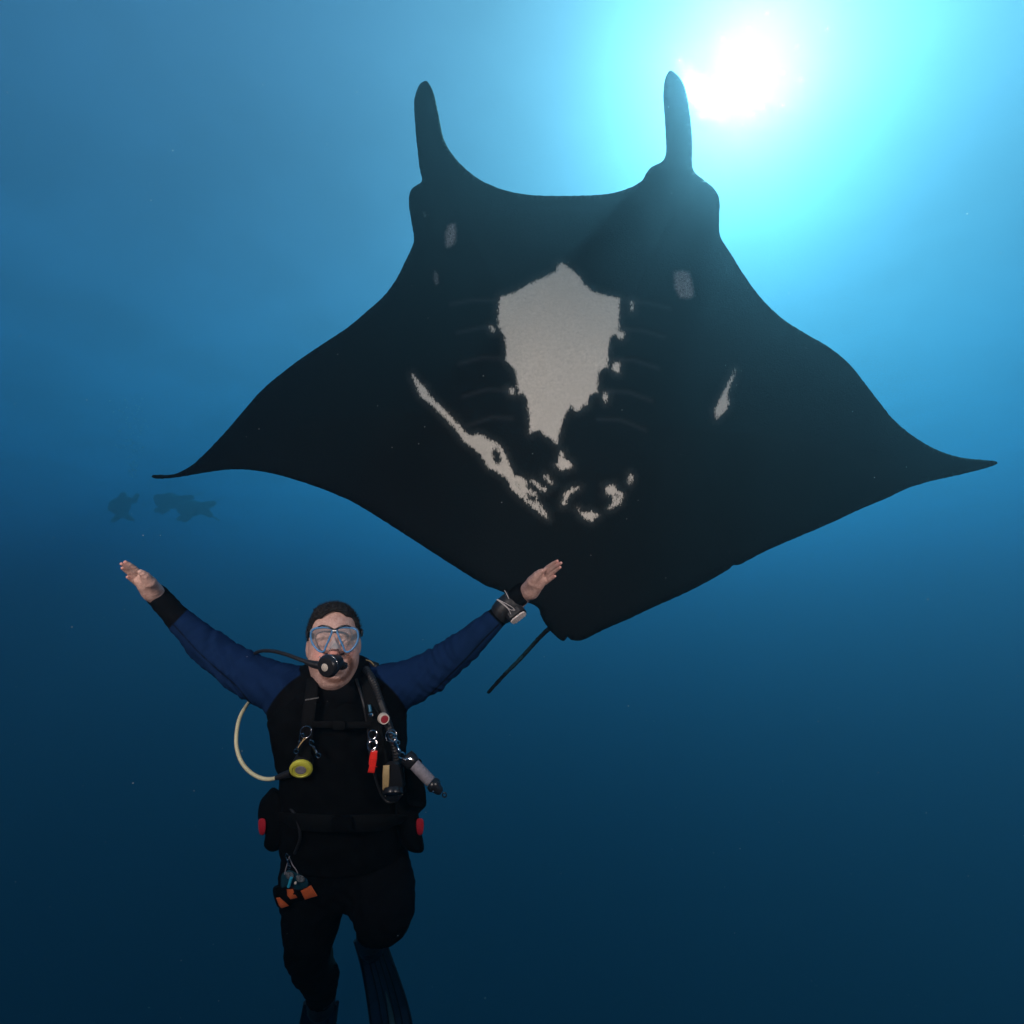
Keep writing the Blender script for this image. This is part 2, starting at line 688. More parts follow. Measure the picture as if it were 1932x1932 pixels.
# even spacing, finer where the shape is thin
L_ = np.concatenate([[0], np.cumsum(np.linalg.norm(np.diff(np.vstack([o_pts, o_pts[:1]]), axis=0), axis=1))])
nb = int(L_[-1] / 4.5)
tt_ = np.linspace(0, L_[-1], nb, endpoint=False)
OP = np.stack([np.interp(tt_, L_, np.append(o_pts[:, i], o_pts[0, i])) for i in (0, 1)], 1)
OP += np.random.default_rng(2).normal(0, .22, OP.shape)
gx = np.arange(282, 1890, 12.)
gy = np.arange(140, 1320, 12.)
A = np.array([(x + (6 if j % 2 else 0), y) for j, y in enumerate(gy) for x in gx])
A = A + np.random.default_rng(3).uniform(-1, 1, A.shape)
fine = lambda P: (P[:, 0] > 765) & (P[:, 0] < 1400) & (P[:, 1] > 400) & (P[:, 1] < 1000)
A = A[~fine(A)]
B = np.array([(x + (2.25 if j % 2 else 0), y) for j, y in enumerate(np.arange(400, 1000, 4.5)) for x in np.arange(765, 1400, 4.5)])
IN = np.vstack([A, B])
sd = poly_sd(IN[:, 0], IN[:, 1], OP)
IN = IN[sd > 3.2]
sd = poly_sd(A[:, 0], A[:, 1], OP)
# an extra ring of points just inside the rim keeps thin fins round
nrm = np.roll(OP, -1, 0) - np.roll(OP, 1, 0)
nrm = np.stack([-nrm[:, 1], nrm[:, 0]], 1) / np.linalg.norm(nrm, axis=1)[:, None]
if poly_sd(OP[:1, 0] + nrm[:1, 0] * 2, OP[:1, 1] + nrm[:1, 1] * 2, OP)[0] < 0:
    nrm = -nrm
RG = OP + nrm * 1.6
RG = RG[poly_sd(RG[:, 0], RG[:, 1], OP) > 1.2][::2]
PTS = np.vstack([OP, IN, RG])
res = delaunay_2d_cdt([Vector(p) for p in PTS], [(i, (i + 1) % nb) for i in range(nb)], [], 1, 1e-4)
V2 = np.array([tuple(v) for v in res[0]])
T2 = np.array([list(f) for f in res[2]])
edge_d = np.maximum(poly_sd(V2[:, 0], V2[:, 1], OP), 0)
px, py = V2[:, 0], V2[:, 1]
wing = np.abs(px - 1083) / 800
DEP = 2.72 + (1205 - py) / 835 * .78 + .42 * wing ** 2.2 - .10 * np.exp(-((px - 1083) / 260) ** 2)
DEP -= .25 * smooth01((py - 1190) / 120)
dm = edge_d * DEP / F
hf = .035 * np.sqrt(np.clip(dm / .05, 0, 1)) + .20 * smooth01(dm / 1.0)
hb = .035 * np.sqrt(np.clip(dm / .05, 0, 1)) + .30 * smooth01(dm / .95)
# gill slits: five shallow curved grooves on each side of the belly
slits = []
for k, y in enumerate((568, 620, 677, 737, 790)):
    xl, xr = 935 - 4 * k * (k > 1) + 12 * k, 1172 - 12 * k + 4
    slits.append([(xl, y), (xl - 40, y - 2), (xl - 85, y + 6 + 2 * k)])
    slits.append([(xr, y + 1), (xr + 45, y + 3), (xr + 90, y + 14 + 2 * k)])
gro = np.zeros(len(px))
for s_ in slits:
    d_ = seg_dist(px, py, s_)
    gro = np.maximum(gro, np.exp(-(d_ / 3.2) ** 2))
    hf = hf + .0015 * np.exp(-((d_ - 9) / 6) ** 2)
hf = hf - .008 * gro
# mouth rim and the ridges of the two lobes at the head fins
hf += .008 * np.exp(-((py - (380 + 60 * (np.abs(px - 1070) / 190) ** 3)) / 9) ** 2) * np.exp(-((px - 1068) / 120) ** 4)
hf += .05 * np.exp(-(((px - 815) / 22) ** 2 + ((py - 385) / 60) ** 2)) + .05 * np.exp(-(((px - 1310) / 26) ** 2 + ((py - 375) / 60) ** 2))
hf += .006 * np.sin(px * .05 + py * .013) * smooth01(dm / .4)
on_rim = edge_d < 1e-6
on_rim[:] = False
keymap = {tuple(np.round(p, 3)) for p in OP}
on_rim = np.array([tuple(np.round(p, 3)) in keymap for p in V2]) | (edge_d < .02)
hf[on_rim] = 0
hb[on_rim] = 0
n2 = len(V2)
ray = np.stack([(px - F) / F, (F - py) / F, -np.ones(n2)], 1)
front = ray * (DEP - hf)[:, None]
back = ray * (DEP + hb)[:, None]
bi = np.arange(n2)
bi[~on_rim] = n2 + np.arange((~on_rim).sum())
VV = np.vstack([front, back[~on_rim]])
FF = np.vstack([T2, bi[T2][:, ::-1]])
me = mesh_from('manta_ray', VV, FF)

white = [
    [(878, 385), (900, 400), (935, 425), (975, 460), (1000, 500), (1040, 535), (1080, 552), (1130, 562), (1188, 575), (1190, 640), (1185, 700), (1188, 752), (1218, 760), (1212, 785), (1195, 795), (1175, 770), (1155, 768), (1135, 800), (1127, 850), (1125, 945), (1100, 955), (1078, 970), (1070, 1020), (1068, 1085), (1030, 1095), (1018, 1150), (995, 1150), (975, 1180), (955, 1185), (930, 1150), (905, 1185), (885, 1225), (868, 1290), (850, 1362), (820, 1330), (790, 1315), (765, 1290), (735, 1288), (705, 1308), (708, 1240), (695, 1130), (668, 1080), (645, 1090), (640, 1010), (625, 960), (600, 935), (578, 912), (580, 850), (572, 780), (545, 745), (538, 700), (540, 620), (545, 568), (600, 555), (660, 525), (720, 490), (800, 455), (850, 430), (862, 395)],
    [(493, 730), (508, 732), (514, 756), (502, 750)],
    [(595, 1066), (617, 1068), (624, 1094), (600, 1088)],
    [(1162, 925), (1195, 927), (1189, 978), (1172, 975), (1156, 960)],
    [(1110, 1090), (1130, 1095), (1117, 1138), (1106, 1118)],
    [(1256, 590), (1265, 592), (1262, 645)],
    [(868, 1408), (885, 1412), (890, 1445), (925, 1465), (930, 1490), (885, 1505), (846, 1485), (865, 1460)],
    [(68, 990), (90, 1020), (130, 1055), (155, 1100), (180, 1125), (260, 1203), (320, 1268), (350, 1306), (385, 1325), (430, 1315), (480, 1342), (530, 1366), (565, 1415), (592, 1480), (620, 1540), (665, 1552), (690, 1580), (705, 1610), (738, 1640), (745, 1675), (765, 1700), (803, 1768), (778, 1752), (720, 1706), (680, 1672), (610, 1612), (580, 1548), (520, 1512), (480, 1492), (440, 1425), (400, 1385), (350, 1350), (308, 1288), (248, 1222), (168, 1145), (120, 1112), (95, 1062)],
    [(712, 1564), (740, 1572), (765, 1600), (795, 1615), (785, 1622), (755, 1612), (735, 1585)],
    [(788, 1538), (800, 1545), (828, 1582), (806, 1570)],
    [(975, 1602), (940, 1605), (905, 1625), (888, 1655), (886, 1698), (898, 1698), (904, 1665), (922, 1640), (945, 1622)],
    [(1118, 1598), (1160, 1590), (1182, 1622), (1212, 1640), (1190, 1692), (1128, 1720), (1160, 1688), (1162, 1645), (1122, 1640)],
    [(965, 1718), (995, 1747), (1035, 1735), (1080, 1752), (1040, 1782), (1000, 1766)],
    [(1248, 1533), (1261, 1545), (1253, 1583), (1242, 1575)],
    [(1822, 965), (1790, 1052), (1778, 1095), (1784, 1150), (1762, 1190), (1720, 1228), (1713, 1190), (1738, 1130), (1768, 1065)],
]
wsd = np.full(n2, -60.)
for p in white:
    wsd = np.maximum(wsd, poly_sd(px, py, ze(p)))
for (x, y, rx, ry, an) in [(527, 1434, 25, 46, -18), (714, 1660, 38, 18, 38), (700, 1600, 22, 12, 50), (640, 1590, 13, 8, 60), (762, 1722, 16, 7, 50), (1178, 1650, 14, 20, 10)]:
    (cx, cy), = ze([(x, y)])
    ca, sa = math.cos(math.radians(an)), math.sin(math.radians(an))
    u, v = (px - cx) * ca + (py - cy) * sa, -(px - cx) * sa + (py - cy) * ca
    q = np.hypot(u / (rx * .347), v / (ry * .347))
    wsd = np.minimum(wsd, (q - 1) * min(rx, ry) * .347)
gsd = np.full(n2, -60.)
for p in [[(262, 175), (300, 165), (308, 205), (302, 270), (268, 300), (246, 292), (246, 225)],
          [(190, 425), (200, 440), (208, 490), (196, 500), (184, 465)],
          [(1487, 432), (1530, 420), (1572, 432), (1590, 490), (1600, 560), (1570, 578), (1520, 572), (1492, 520)],
          [(130, 105), (145, 125), (132, 130)]]:
    gsd = np.maximum(gsd, poly_sd(px, py, ze(p)))
nback = (~on_rim).sum()
attr(me, 'white', np.concatenate([wsd, np.full(nback, -60.)]))
attr(me, 'spot', np.concatenate([gsd, np.full(nback, -60.)]))
attr(me, 'slit', np.concatenate([gro, np.zeros(nback)]))

mm = new_mat('manta_skin', (.012, .013, .015), .7, spec=.05)
nt = mm.node_tree
bs = nt.nodes['Principled BSDF']
N = nt.nodes.new
tc = N('ShaderNodeTexCoord')


def math_(op, a, b=None, c=None, clamp=False):
    n = N('ShaderNodeMath')
    n.operation = op
    n.use_clamp = clamp
    for i, v in enumerate((a, b, c)):
        if v is None:
            continue
        if isinstance(v, (int, float)):
            n.inputs[i].default_value = v
        else:
            nt.links.new(v, n.inputs[i])
    return n.outputs[0]


def noise_(scale, detail=4, rough=.6, vec=None):
    n = N('ShaderNodeTexNoise')
    n.inputs['Scale'].default_value = scale
    n.inputs['Detail'].default_value = detail
    n.inputs['Roughness'].default_value = rough
    nt.links.new(vec if vec is not None else tc.outputs['Object'], n.inputs['Vector'])
    return n.outputs['Fac']


def at_(name):
    n = N('ShaderNodeAttribute')
    n.attribute_name = name
    return n.outputs['Fac']


def mixc(f, a, b):
    n = N('ShaderNodeMix')
    n.data_type = 'RGBA'
    nt.links.new(f, n.inputs['Factor'])
    for i, v in ((6, a), (7, b)):
        if isinstance(v, tuple):
            n.inputs[i].default_value = (*v, 1)
        else:
            nt.links.new(v, n.inputs[i])
    return n.outputs[2]


mp = N('ShaderNodeMapping')
mp.inputs['Scale'].default_value = (2.2, 1, .8)
nt.links.new(tc.outputs['Object'], mp.inputs['Vector'])
fe = noise_(60, 4, .75, mp.outputs[0])
fe2 = noise_(9, 2, .5)
fe3 = noise_(190, 3, .8)
jag = math_('ADD', math_('ADD', math_('MULTIPLY', math_('SUBTRACT', fe, .47), 23.), math_('MULTIPLY', math_('SUBTRACT', fe3, .5), 10.)), math_('MULTIPLY', math_('SUBTRACT', fe2, .5), 2.))
wv = math_('ADD', at_('white'), jag)
wm = math_('MULTIPLY_ADD', wv, .4, .5, clamp=True)
sv = math_('ADD', at_('spot'), math_('MULTIPLY', math_('SUBTRACT', noise_(60, 5, .8), .5), 16.))
smk = math_('MULTIPLY', math_('MULTIPLY_ADD', sv, .12, .35, clamp=True), math_('MULTIPLY_ADD', math_('SUBTRACT', noise_(130, 4, .85), .45), 4., .3, clamp=True))
black = mixc(noise_(1.6, 8, .65), (.002, .0025, .0035), (.0065, .007, .0085))
halo = math_('MULTIPLY', math_('MULTIPLY_ADD', wv, .04, .6, clamp=True), .9)
black = mixc(math_('MULTIPLY', halo, noise_(14, 4, .7)), black, (.085, .088, .086))
mfac = math_('MULTIPLY_ADD', math_('SUBTRACT', noise_(55, 6, .9), .5), 3.0, .5, clamp=True)
cream = mixc(mfac, (.44, .37, .32), (.76, .645, .565))
cream = mixc(math_('MULTIPLY_ADD', math_('SUBTRACT', noise_(5, 4, .6), .5), 2., .4, clamp=True), cream, (.58, .49, .425))
c1 = mixc(wm, black, cream)
c2 = mixc(smk, c1, (.36, .31, .32))
c3 = mixc(math_('MULTIPLY', at_('slit'), .3), c2, (.05, .05, .055))
nt.links.new(c3, bs.inputs['Base Color'])
bp = N('ShaderNodeBump')
bp.inputs['Strength'].default_value = .35
bp.inputs['Distance'].default_value = .01
nt.links.new(noise_(70, 6, .7), bp.inputs['Height'])
nt.links.new(bp.outputs[0], bs.inputs['Normal'])
manta = link('manta_ray', me, mm)
tag(manta, 'giant black manta ray with white belly patch gliding above the diver', 'manta ray')

# ------------------------------------------------------------------ the diver
DH = 1.66      # depth of the head centre
HC = cs(630, 1215, DH)
_f = -HC / np.linalg.norm(HC)          # the face is turned to the lens
_r = np.cross([0, 1., 0], _f)
_r /= np.linalg.norm(_r)
HM = np.stack([_r, np.cross(_f, _r), _f])    # rows: right, up, forward


def hl(x, y, z):
    return HC + HM.T @ np.array([x * .94, y, z])


HE = HM * np.array([[1 / .94], [1], [1]])


skin = new_mat('skin', (.47, .27, .20), .48, bump=.6, bscale=160, spec=.35)
PX = lambda p, d=1.64: p * d / F


def hand_points(mirror):
    H = []

    def q(x, y, d, r):
        if mirror:
            x = 1287.5 - x + (6 if False else 0)
            y = y - 1.5
        return (x, y, d, r)
    z = lambda X, Y, d, r: q(212.4 + .15047 * X, 1034.2 + .15047 * Y, d, r)
    H.append([z(640, 700, 1.65, 10.5), z(545, 585, 1.632, 12.5), z(500, 540, 1.62, 14)])
    H.append([z(500, 530, 1.615, 13), z(400, 390, 1.585, 10.5), z(350, 345, 1.575, 7.5)])
    H.append([z(480, 560, 1.62, 11.5), z(390, 470, 1.59, 10), z(330, 410, 1.578, 7.5)])
    F4 = [[z(352, 322, 1.574, 5.0), z(272, 246, 1.552, 4.1), z(212, 204, 1.538, 3.7), z(158, 172, 1.526, 2.9)],
          [z(320, 350, 1.572, 5.0), z(228, 268, 1.548, 4.2), z(168, 228, 1.532, 3.7), z(112, 196, 1.518, 2.9)],
          [z(296, 392, 1.576, 4.9), z(212, 316, 1.553, 4.0), z(160, 276, 1.540, 3.6), z(122, 250, 1.528, 2.8)],
          [z(306, 440, 1.582, 4.8), z(250, 402, 1.565, 3.9), z(214, 378, 1.556, 3.4), z(186, 362, 1.548, 2.7)]]
    TH = [z(520, 505, 1.61, 11), z(470, 430, 1.582, 11), z(410, 350, 1.562, 8.), z(378, 318, 1.554, 6.2), z(348, 296, 1.548, 4.6)]
    return H, F4, TH


def head_sdf(f, grow=0., only_skull=False):
    h = hl
    f0_ = f.ell
    ell = lambda c, r, k=.02, mode='add': f0_(c, r, k, mode, HE)
    g = grow
    ell(h(0, .038, -.012), (.083 + g, .091 + g, .098 + g), .02)
    ell(h(0, -.028, .016), (.0755 + g, .094 + g, .076 + g), .03)
    if only_skull:
        return
    for sx in (-1, 1):
        ell(h(.039 * sx, -.036, .050), (.036, .040, .036), .02)
        ell(h(.053 * sx, -.046, .008), (.020, .042, .042), .03)
        ell(h(.083 * sx, -.010, -.014), (.008, .028, .016), .008)
    ell(h(0, -.100, .048), (.046, .034, .036), .03)
    ell(h(0, -.092, .018), (.049, .039, .052), .032)
    f.cone(h(-.042, .024, .080), h(.042, .024, .080), .014, .014, .018)
    f.cone(h(0, .012, .088), h(0, -.026, .108), .009, .0135, .012)
    ell(h(0, -.030, .110), (.013, .011, .011), .008)
    for sx in (-1, 1):
        ell(h(.0125 * sx, -.033, .101), (.009, .008, .010), .006)
        ell(h(.032 * sx, .004, .104), (.021, .013, .017), .012, 'sub')
        ell(h(.032 * sx, .000, .079), (.018, .012, .0135), .006)
        f.cone(h(.020 * sx, -.0035, .0935), h(.044 * sx, -.002, .0885), .0016, .0014, .002, 'sub')
    f.cone(h(-.022, -.066, .088), h(.022, -.066, .088), .010, .010, .012)
    f.cone(h(-.020, -.080, .086), h(.020, -.080, .086), .009, .009, .008)
    f.cone(h(-.018, -.0735, .097), h(.018, -.0735, .097), .004, .004, .004, 'sub')


def axis(parts):
    out = []
    for a, b, st in parts:
        n = max(1, int(round((b - a) / st)))
        out += list(np.linspace(a, b, n, endpoint=False))
    return np.array(out + [parts[-1][1]])


mx_ = lambda x, d: (x - F) / F * d
my_ = lambda y, d: (F - y) / F * d
xs = axis([(mx_(218, 1.62), mx_(304, 1.62), .0013), (mx_(304, 1.62), mx_(568, 1.66), .006), (mx_(568, 1.66), mx_(692, 1.66), .0024), (mx_(692, 1.66), mx_(978, 1.62), .006), (mx_(978, 1.62), mx_(1075, 1.55), .0013)])
ys = axis([(my_(1960, 1.7), my_(1320, 1.66), .007), (my_(1320, 1.66), my_(1138, 1.62), .0024), (my_(1138, 1.62), my_(1048, 1.55), .0013)])
zs = axis([(-2.10, -1.78, .008), (-1.78, -1.66, .003), (-1.66, -1.50, .0015), (-1.50, -1.48, .002), (-1.48, -1.40, .006)])
body = Field(xs, ys, zs)
body.smooth = 1

ARM_L = [(545, 1300, 1.68, 44), (500, 1288, 1.70, 41), (455, 1265, 1.71, 37), (410, 1234, 1.71, 32), (385, 1213, 1.70, 30), (352, 1182, 1.68, 24), (330, 1160, 1.665, 20), (304, 1130, 1.645, 19), (295.5, 1122, 1.64, 19.5)]
ARM_R = [(728, 1298, 1.68, 44), (772, 1288, 1.70, 41), (812, 1268, 1.71, 38), (850, 1240, 1.71, 33), (880, 1217, 1.70, 29.5), (912, 1188, 1.68, 24.5), (940, 1163, 1.665, 20), (972, 1131, 1.645, 19.5), (984, 1119, 1.64, 19.5)]
TORSO = [(1255, 634, 40, 42), (1275, 634, 52, 50), (1300, 634, 92, 60), (1330, 634, 120, 68), (1355, 640, 124, 72), (1400, 645, 114, 75), (1440, 649, 107, 77), (1480, 650, 104, 78), (1520, 650, 104, 78), (1580, 651, 106, 76), (1620, 651, 110, 74), (1650, 651, 113, 70), (1680, 650, 108, 58)]
LEG_L = [(598, 1630, 1.68, 58), (593, 1690, 1.66, 57), (588, 1740, 1.66, 51), (582, 1790, 1.68, 41), (590, 1820, 1.73, 37), (606, 1850, 1.82, 32), (606, 1872, 1.90, 27)]
LEG_R = [(708, 1630, 1.68, 57), (722, 1680, 1.62, 58), (725, 1714, 1.56, 56)]
SHIN_R = [(722, 1722, 1.58, 46), (712, 1728, 1.75, 40), (704, 1745, 1.98, 30), (700, 1765, 2.08, 24)]


def torso_rows(grow):
    d = 1.68
    R = [(my_(y, d), mx_(cx, d), (w + grow) * d / F, (h + grow) * d / F) for y, cx, w, h in TORSO]
    return sorted(R)


def shrink(ch, g):
    return [(a, b, c, r + g) for a, b, c, r in ch]


# skin: one surface from fingertips to ankles
body.loft(torso_rows(-5), -1.68, .03)
for ch in (ARM_L, ARM_R):
    body.chain(shrink(ch, -4.5), .03)
for ch in (LEG_L, LEG_R, SHIN_R):
    body.chain(shrink(ch, -4.5), .03)
h0 = HC
body.cone(hl(0, -.075, -.02), h0 + [0, -.19, -.03], .056, .062, .03)
head_sdf(body)
for mir in (False, True):
    Hp, F4, TH = hand_points(mir)
    for c in Hp:
        body.chain(c, .018)
    for c in F4:
        body.chain(c, .0014)
    body.chain(TH, .010)
me, V, px, py = body.mesh('body')
L = (V - HC) @ HM.T
inhead = (L[:, 1] > -.16) & (np.abs(L[:, 0]) < .12) & (L[:, 1] < .16)
ring = np.hypot((L[:, 0] - .008) / .043, (L[:, 1] + .068) / .042)
beard = np.where(inhead & (L[:, 2] > .02), .26 - np.abs(ring - 1.0), -1.) * 3.2
beard = np.where(L[:, 1] > -.03, -1, beard)
eye = np.full(len(V), 9.)
brow = np.full(len(V), 9.)
for sx in (-1, 1):
    eye = np.minimum(eye, np.where(L[:, 2] > .06, seg_dist(L[:, 0], L[:, 1], [(.019 * sx, -.0042), (.032 * sx, -.0055), (.045 * sx, -.0028)]), 9.))
    brow = np.minimum(brow, np.where(L[:, 2] > .06, seg_dist(L[:, 0], L[:, 1], [(.014 * sx, .019), (.03 * sx, .0225), (.05 * sx, .017)]), 9.))
attr(me, 'beard', np.maximum(beard, -1))
attr(me, 'eye', np.clip(1 - eye / .0022, 0, 1))
attr(me, 'brow', np.clip(1 - brow / .0045, 0, 1))
cheek = np.zeros(len(V))
for sx in (-1, 1):
    cheek += np.exp(-(((L[:, 0] - .04 * sx) / .022) ** 2 + ((L[:, 1] + .028) / .02) ** 2)) * (L[:, 2] > .03)
cheek += np.exp(-((L[:, 0] / .014) ** 2 + ((L[:, 1] + .028) / .014) ** 2)) * (L[:, 2] > .03)
tips = np.zeros(len(V))
for mir in (False, True):
    for c in hand_points(mir)[1]:
        p = cs(*c[-1][:3])
        tips += np.exp(-((V - p) ** 2).sum(1) / .010 ** 2) * .6
attr(me, 'red', np.clip(cheek + tips, 0, 1))
nt = skin.node_tree
bs = nt.nodes['Principled BSDF']
N = nt.nodes.new
tc = N('ShaderNodeTexCoord')
sk0 = math_('MULTIPLY_ADD', math_('SUBTRACT', noise_(60, 6, .75), .5), 2.4, .5, clamp=True)
sk1 = mixc(sk0, (.32, .18, .15), (.53, .36, .31))
sk2 = mixc(math_('MULTIPLY', at_('red'), .6, clamp=True), sk1, (.55, .20, .17))
hairn = noise_(320, 3, .8)
bm_ = math_('MULTIPLY', math_('MULTIPLY_ADD', at_('beard'), 1.6, math_('MULTIPLY', math_('SUBTRACT', hairn, .45), 1.6), clamp=True), .85)
sk3 = mixc(bm_, sk2, (.11, .05, .035))
sk4 = mixc(math_('MULTIPLY', at_('eye'), .9, clamp=True), sk3, (.07, .03, .025))
sk5 = mixc(math_('MULTIPLY', at_('brow'), math_('ADD', hairn, .2), clamp=True), sk4, (.12, .07, .05))
nt.links.new(sk5, bs.inputs['Base Color'])
bs.inputs['Subsurface Weight'].default_value = .0

person = empty('person', cs(645, 1640, 1.68), 'diver with arms raised like wings below the manta, blue and black wetsuit', 'person')
link('body', me, skin, person)

# hair, cropped short
hx = axis([(HC[0] - .12, HC[0] + .12, .0025)])
hy = axis([(HC[1] - .06, HC[1] + .17, .0025)])
hz = axis([(HC[2] - .14, HC[2] + .13, .0025)])
hf_ = Field(hx, hy, hz)
hf_.ell(hl(0, .038, -.012), (.0865, .0950, .101), .01, 'add', HE)
hf_.ell(hl(-.008, .094, .035), (.060, .034, .045), .02, 'add', HE)
X, Y, Z = np.meshgrid(hx - HC[0], hy - HC[1], hz - HC[2], indexing='ij')
LX, LY, LZ = (HM[i][0] * X + HM[i][1] * Y + HM[i][2] * Z for i in range(3))
hf_.F += (.0016 * np.sin(LX * 700 + 3 * np.sin(LY * 160)) * np.sin(LZ * 430 + LY * 90) + .0014 * np.sin(LY * 900 + LX * 300) + .0022 * np.sin(LX * 190 + 2) * np.sin(LY * 150 + LZ * 170)).astype(np.float32)
hf_.ell(hl(.001, .006, .085), (.066, .096, .105), .006, 'sub', HE)
for sx in (-1, 1):
    hf_.ell(hl(.052 * sx, .055, .085), (.022, .030, .06), .006, 'sub', HE)
cut = (.012 + .028 * smooth01((LZ + .0) / .06)) + .003 * np.sin(LZ * 300) - LY
hf_.F = np.maximum(hf_.F, cut.astype(np.float32))
me, HV, *_ = hf_.mesh('hair')
rh = np.random.default_rng(11)
pick = rh.choice(len(HV), 5200, replace=False)
co = HV[pick]
n_ = (co - hl(0, .02, -.01))
n_ /= np.linalg.norm(n_, axis=1)[:, None]
comb = HM.T @ np.array([.5, .2, .6])
dr_ = n_ * .8 + comb * .7 + rh.normal(0, .35, n_.shape)
dr_ /= np.linalg.norm(dr_, axis=1)[:, None]
sd_ = np.cross(dr_, rh.normal(0, 1, dr_.shape))
sd_ /= np.linalg.norm(sd_, axis=1)[:, None]
ln = rh.uniform(.004, .012, (len(co), 1))
TV = np.concatenate([co - sd_ * .0008, co + sd_ * .0008, co + dr_ * ln], 0)
m_ = len(co)
hv = np.vstack([HV, TV])
hfaces = [list(p.vertices) for p in me.polygons] + [[len(HV) + i, len(HV) + m_ + i, len(HV) + 2 * m_ + i] for i in range(m_)]
me = mesh_from('hair', hv, hfaces)
link('hair', me, new_mat('dark_hair', (.006, .0045, .004), .8, bump=.9, bscale=420, var=.5, vscale=150), person)

# wetsuit
wx = axis([(mx_(285, 1.68), mx_(1000, 1.66), .0048)])
wy = axis([(my_(1905, 1.95), my_(1098, 1.62), .0048)])
wz = axis([(-2.16, -1.40, .0052)])
suit = Field(wx, wy, wz)
suit.loft(torso_rows(0), -1.68, .03)
for ch in (ARM_L, ARM_R):
    suit.chain(ch, .035)
for ch in (LEG_L, LEG_R, SHIN_R):
    suit.chain(ch, .035)
suit.cone(HC + [.012, -.10, -.03], HC + [0, -.19, -.03], .076, .085, .03)
suit.chain([(583, 1262, 1.70, 10), (584, 1284, 1.64, 13), (606, 1306, 1.60, 15), (636, 1313, 1.59, 15), (666, 1304, 1.60, 15), (684, 1280, 1.64, 13), (687, 1254, 1.70, 11)], .03)
# folds at elbows, waist and knees
X, Y, Z = wx[:, None, None], wy[None, :, None], wz[None, None, :]
elb = np.exp(-(((X - mx_(440, 1.7)) / .07) ** 2)) + np.exp(-(((X - mx_(825, 1.7)) / .07) ** 2))
suit.F += (elb * .0028 * np.sin(X * 210 + 90 * Y + 2 * np.sin(Y * 60 + Z * 40))).astype(np.float32)
suit.F += (.0026 * np.sin(X * 95 + Y * 60 + 2.2 * np.sin(Y * 31 + Z * 17)) * np.sin(Y * 23 - X * 19 + Z * 12) + .0009 * np.sin(X * 210 - Y * 160 + Z * 50)).astype(np.float32)
# open ends
suit.ell(hl(0, -.045, .012), (.079, .086, .083), .008, 'sub', HE)
me, V, px, py = suit.mesh('wetsuit')
ell_d = np.hypot((px - 636) / 150, (py - 1420) / 165)
blue = (ell_d - 1) * 60
blue = np.where(py > 1400, -20, blue)
cuffL = ((px - 337) * .72 + (py - 1167) * .69)
cuffR = (-(px - 933) * .72 + (py - 1166) * .69)
blue = np.minimum(blue, np.where(px < 500, cuffL, np.where(px > 780, cuffR, 20)))
blue = np.where(np.hypot((px - 632) / 66, (py - 1262) / 42) < 1, -20, blue)
seam = np.minimum(seg_dist(px, py, [(325, 1176), (338, 1190), (372, 1228), (402, 1256), (422, 1273), (447, 1295), (475, 1330), (491, 1352)]),
                  seg_dist(px, py, [(942, 1177), (915, 1204), (880, 1242), (850, 1272), (812, 1310), (780, 1350)]))
attr(me, 'blue', np.clip(blue, -20, 20))
attr(me, 'seam', np.clip(seam, 0, 20))
sm_ = new_mat('neoprene', (.02, .02, .02), .9, spec=.02)
nt = sm_.node_tree
bs = nt.nodes['Principled BSDF']
N = nt.nodes.new
tc = N('ShaderNodeTexCoord')
bfac = math_('MULTIPLY_ADD', at_('blue'), 1., .5, clamp=True)
bl = mixc(noise_(18, 6, .6), (.004, .014, .048), (.007, .022, .072))
bk = mixc(noise_(25, 6, .6), (.0022, .0022, .003), (.005, .005, .006))
c1 = mixc(bfac, bk, bl)
sfac = math_('MULTIPLY_ADD', at_('seam'), -.9, 1.7, clamp=True)
c2 = mixc(sfac, c1, (.003, .004, .010))
nt.links.new(c2, bs.inputs['Base Color'])
bp = N('ShaderNodeBump')
bp.inputs['Strength'].default_value = .5
bp.inputs['Distance'].default_value = .002
nt.links.new(noise_(380, 3, .7), bp.inputs['Height'])
nt.links.new(bp.outputs[0], bs.inputs['Normal'])
wetsuit = link('wetsuit', me, sm_, person)

# dive boots
rub = new_mat('black_rubber', (.010, .010, .012), .5, bump=.2, bscale=90)
for ch in ([(606, 1862, 1.87, 27), (606, 1884, 1.92, 25), (606, 1900, 1.94, 23)], [(702, 1752, 2.02, 29), (700, 1772, 2.10, 27), (703, 1786, 2.12, 25)]):
    bb = MB()
    bb.tube([cs(*q[:3]) for q in spline(ch, 10)], [q[3] * q[2] / F for q in ch], 20)
    bb.build('boot', rub, person)

blk = new_mat('black_nylon', (.0025, .0025, .003), .85, bump=.5, bscale=500, var=.3, vscale=30, spec=.04)
blk2 = new_mat('black_webbing', (.0035, .0035, .004), .7, bump=.5, bscale=700, spec=.1)
plas = new_mat('black_plastic', (.012, .012, .014), .3, bump=.1, bscale=150)
chrome = new_mat('polished_steel', (.60, .60, .62), .16, metal=1, bump=.15, bscale=200)
grey = new_mat('grey_rubber', (.22, .20, .22), .6, bump=.5, bscale=500, var=.2, vscale=120)
yel = new_mat('yellow_plastic', (.52, .50, .06), .45, bump=.2, bscale=260, var=.12, vscale=60)
hoseY = new_mat('pale_yellow_hose', (.50, .47, .30), .5, bump=.3, bscale=500, var=.1, vscale=80)
redm = new_mat('red_plastic', (.85, .03, .02), .4, bump=.1, bscale=200)
redd = new_mat('dark_red_webbing', (.35, .008, .02), .6, bump=.3, bscale=400)
tan = new_mat('tan_tape', (.42, .30, .14), .6, bump=.4, bscale=400, var=.15, vscale=60)
blueF = new_mat('blue_frame', (.07, .21, .42), .35, var=.12, vscale=60)
